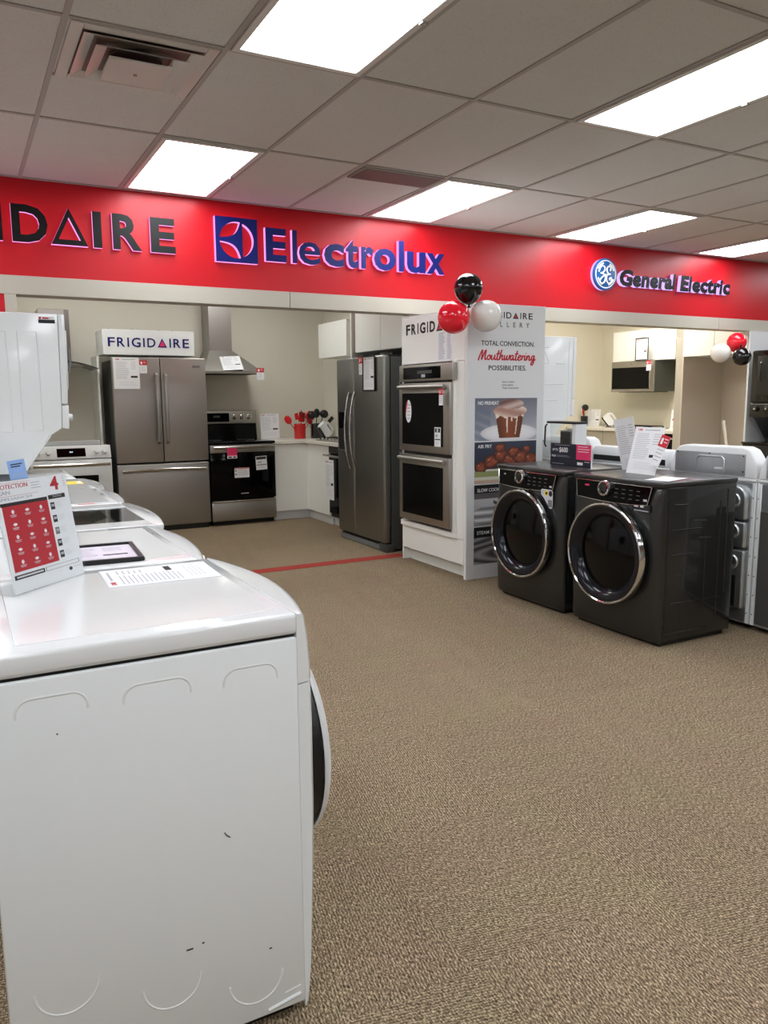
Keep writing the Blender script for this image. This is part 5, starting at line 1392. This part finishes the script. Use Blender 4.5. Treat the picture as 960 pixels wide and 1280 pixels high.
tag(MB().box(3.47, 4.055, 7.088, 7.106, 0.914, 2.40, 'white_laminate').build('end_panel'), 'white end panel at the far side of the side-by-side refrigerator', 'panel')

# ------------------------------------------------------------------ kitchen alcove at right
def kitchen_right():
    tag(MB().box(7.90, 8.655, 6.885, 6.985, 0, 2.092, 'cream_paint', b=0.002, seg=1).build('filler_panel'), 'cream tall panel between the microwave and the empty refrigerator bay', 'panel')
    t = thing('bay_cabinet', 'white cabinet with two doors above the empty refrigerator bay', 'cabinet', (7.90, 6.884, 1.855), WEST)
    MB().box(0, 0.90, 0.02, 0.75, 0, 0.48, 'white_laminate').build('carcass', t)
    for i in (0, 1): MB().box(0.452*i+0.002, 0.45+0.45*i-0.002, 0, 0.019, 0.002, 0.478, 'white_laminate', b=0.0015, seg=1).build('door', t)
    tag(MB().box(8.63, 8.658, 5.985, 6.884, 0, 1.853, 'taupe_panel').build('bay_back_panel'), 'taupe back panel of the empty refrigerator bay', 'panel')
    tag(MB().box(7.90, 8.629, 6.866, 6.8845, 0, 1.853, 'taupe_panel').build('bay_side_panel'), 'taupe side lining of the empty refrigerator bay, left of its corner', 'panel')
    tag(MB().box(7.84, 8.658, 5.902, 5.926, 0, 2.09, 'grey_panel', b=0.002, seg=1).build('end_panel'), 'pale grey end panel behind the black laundry tower', 'panel')
    # counter run
    b = thing('base_cabinet', 'cream base cabinet under the right kitchen counter, left of black oven', 'cabinet', (8.02, 9.065, 0), WEST)
    MB().box(0, 1.80, 0.02, 0.635, 0.1, 0.90, 'cream_paint').build('carcass', b); MB().box(0, 1.8, 0.07, 0.085, 0, 0.1, 'grey_panel').build('toe_kick', b)
    for a, c in ((0.0, 0.73), (0.734, 1.26), (1.264, 1.80)): MB().box(a+0.002, c-0.002, 0, 0.019, 0.105, 0.895, 'cream_paint', b=0.0015, seg=1).build('door', b)
    tag(MB().box(7.985, 8.658, 6.99, 9.068, 0.902, 0.942, 'worktop', b=0.003, seg=1).build('countertop'), 'pale countertop under the microwave in the right kitchen', 'countertop')
    o = thing('built_in_oven', 'black built-in oven under the counter of the right kitchen', 'oven', (8.02, 7.262, 0), WEST)
    MB().box(0.0, 0.27, 0.02, 0.60, 0.0, 0.90, 'black_plastic').build('oven_body', o); MB().box(0, 0.27, 0, 0.02, 0.1, 0.898, 'black_glass').mark(0.12, 0.2, 0.83, 0.845, 0, 'ink_light').build('oven_door', o)
    wall_cabinet('cream wall cabinet with two doors above the microwave', 8.30, 8.47, 1.12, 1.862, 2.275, 2, D=0.355)
    # microwave
    t = thing('microwave', 'over-the-range microwave with black window and dark side', 'microwave', (8.20, 8.385, 1.435), WEST)
    w, h = 0.765, 0.422
    MB().box(0.004, w-0.002, 0.03, 0.45, 0.012, h, 'fridge_side', b=0.003, seg=1).box(0.1, w-0.1, 0.06, 0.4, 0, 0.013, 'black_plastic').build('body', t)
    d = MB().box(0, w, 0, 0.032, 0.008, h, 'steel_brown', b=0.004).build('door', t)
    MB().box(0.018, w-0.06, -0.003, 0.002, 0.045, 0.338, 'black_glass').build('door_window', d)
    MB().tube([(w-0.025, -0.03, 0.06), (w-0.025, -0.036, 0.2), (w-0.025, -0.03, 0.36)], 0.009, 'steel_bright').build('door_handle', d)
    MB().lathe([(0.011, 0), (0.01, 0.003), (0, 0.003)], (0.37, 0, 0.385), (0, -1, 0), 'steel_dark', 16).build('badge', d)
kitchen_right()
sheet('framed_sheet', 'black framed price sheet standing above the microwave', 0.205, 0.275, (8.188, 7.822, 1.872), (0, 0, WEST), frame=True)
sale_tag('red topped sale tag on the right edge of the microwave door', (8.160, 7.665, 1.72), (0, 0, WEST), 0.08, 0.13)
sheet('spec_sheet', 'white price sheet standing on the right kitchen counter', 0.26, 0.25, (8.30, 8.83, 0.944), (-0.12, 0, WEST))
mixer('white slanted hand mixer on the right kitchen counter', (8.25, 8.42, 0.943), -0.9)
cooktop('black gas cooktop in the right kitchen counter, partly behind the sheets', 8.09, 7.60, 8.34, 0.942)
m = MB(); m.box(-0.05, 0.05, -0.001, 0.001, 0, 0.26, 'paper'); m.text('4', -0.03, 0.10, 0.07, -0.001, 'ink_crimson', off=0.03); lines(m, -0.03, 0.03, 0.22, 0.19, 2, -0.001); lines(m, -0.03, 0.03, 0.05, 0.02, 2, -0.001)
tag(m.build('card', loc=(8.20, 7.25, 0.944), rot=(-0.1, 0, WEST)), 'white card with a red number 4 beside the empty refrigerator bay', 'card')
# utensils peeking over the cooker
crk = thing('utensil_crock', 'dark utensil crock on the right counter behind the small cooker', 'utensil crock', (8.25, 8.965, 0.943))
MB().lathe([(0, 0), (0.05, 0), (0.055, 0.15), (0.05, 0.15), (0.045, 0.02), (0, 0.02)], (0, 0, 0), (0, 0, 1), 'black_gloss', 24).build('pot', crk)
utensil('black ladle showing above the small cooker at right', 8.25, 8.968, 0.0, 0.0, 0.22, 'ladle', 'black_plastic', group='kitchen tools at right', z=0.968)
utensil('red brush showing above the small cooker at right', 8.24, 8.96, -0.15, 0.4, 0.17, 'brush', 'crock_red', group='kitchen tools at right', z=0.968)
# pole leaning in the bay
tag(MB().cyl((7.42, 5.62, 0.0), (7.335, 5.80, 1.115), 0.016, 'wood_pole', 12).build('pole'), 'pale wooden pole leaning in front of the empty refrigerator bay', 'pole')

def black_tower():
    t = thing('laundry_tower', 'black stacked laundry tower at the right edge beside the grey panel', 'laundry tower', (7.775, 5.82, 0), WEST)
    w = 0.68
    c = MB(); c.prism([(0.03, 1.873), (0.04, 1.30), (0.05, 1.14), (0.10, 1.11), (0.28, 0.90), (0.62, 0.90), (0.62, 1.873)], 'x', 0, w, 'black_plastic', b=0.012, seg=3); c.build('dryer_cabinet', t)
    f = MB(); f.box(0.0, w, 0.0, 0.035, 1.30, 1.87, 'black_gloss', b=0.016, seg=3); f.build('front_panel', t)
    d = MB(); d.box(0.08, 0.60, -0.012, 0.002, 1.38, 1.81, 'black_plastic', b=0.01); do = d.build('dryer_door', t)
    MB().tube([(0.13, -0.012, 1.74), (0.13, -0.03, 1.72), (0.13, -0.03, 1.56), (0.13, -0.012, 1.54)], 0.008, 'black_gloss').build('door_handle', do)
    p = MB(); p.box(0.0, w, 0.002, 0.05, 1.145, 1.292, 'black_gloss', b=0.012, seg=3); po = p.build('control_panel', t)
    for x in (0.08, 0.22, 0.5): MB().lathe([(0.032, 0), (0.03, 0.022), (0.02, 0.026), (0, 0.026)], (x, 0.0, 1.235), (0, -1, 0), 'black_plastic', 20).lathe([(0.012, 0.026), (0, 0.028)], (x, 0, 1.235), (0, -1, 0), 'steel_bright', 12).build('knob', po)
    MB().box(0.0, w, -0.085, 0.62, 0.03, 0.85, 'black_plastic', b=0.01, seg=3).box(0.03, w-0.03, -0.05, 0.58, 0, 0.032, 'black_plastic').build('washer_cabinet', t)
    MB().box(-0.004, w+0.004, -0.10, 0.28, 0.85, 0.872, 'black_gloss', b=0.006).build('washer_lid', t)
    MB().box(0.02, w-0.02, 0.28, 0.6, 0.85, 0.90, 'black_plastic').build('neck', t)
black_tower()
sheet('spec_sheet', 'white sheet on the dryer door of the black laundry tower', 0.22, 0.30, (7.758, 5.46, 1.50), (0, 0, WEST))

# ------------------------------------------------------------------ balloons
def balloon(label, c, r, key, tail, group, sq=1.12):
    t = thing('balloon', label, 'balloon', c, group=group)
    tail = Vector(tail).normalized()
    n = 18; prof = []
    for i in range(n+1):
        a = PI*i/n; k = -math.cos(a)
        rr = math.sin(a)*r*(1.0-0.10*(k > 0)*k)
        prof.append((rr, k*r*(sq if k > 0 else 1.0)))
    MB().lathe(prof, (0, 0, 0), tail, key, 32).build('skin', t)
    MB().lathe([(0.004, 0.0), (0.007, 0.008), (0.014, 0.022), (0.010, 0.024), (0.0, 0.016)], tail*(r*sq-0.003), tail, key, 14).build('knot', t)
B1 = 'balloon cluster on the oven cabinet corner'
balloon('black balloon at the top of the cluster on the cabinet corner', (3.244, 4.735, 2.150), 0.103, 'balloon_black', (0.05, 0.0, -1), B1)
balloon('red balloon at the left of the cluster on the cabinet corner', (3.124, 4.735, 1.945), 0.115, 'balloon_red', (1, 0.1, 0.55), B1, 1.02)
balloon('white balloon at the right of the cluster on the cabinet corner', (3.372, 4.70, 1.962), 0.113, 'balloon_white', (-1, 0.1, 0.55), B1, 1.02)
B2 = 'balloon cluster at the empty bay'
balloon('red balloon at the top of the far right cluster', (7.507, 5.82, 1.953), 0.104, 'balloon_red', (0, 0, -1), B2, 1.05)
balloon('white balloon at the left of the far right cluster', (7.285, 5.84, 1.838), 0.105, 'balloon_white', (1, 0, 0.2), B2, 1.03)
balloon('black balloon at the bottom of the far right cluster', (7.445, 5.70, 1.795), 0.097, 'balloon_black', (-0.2, 0, 1), B2, 1.03)
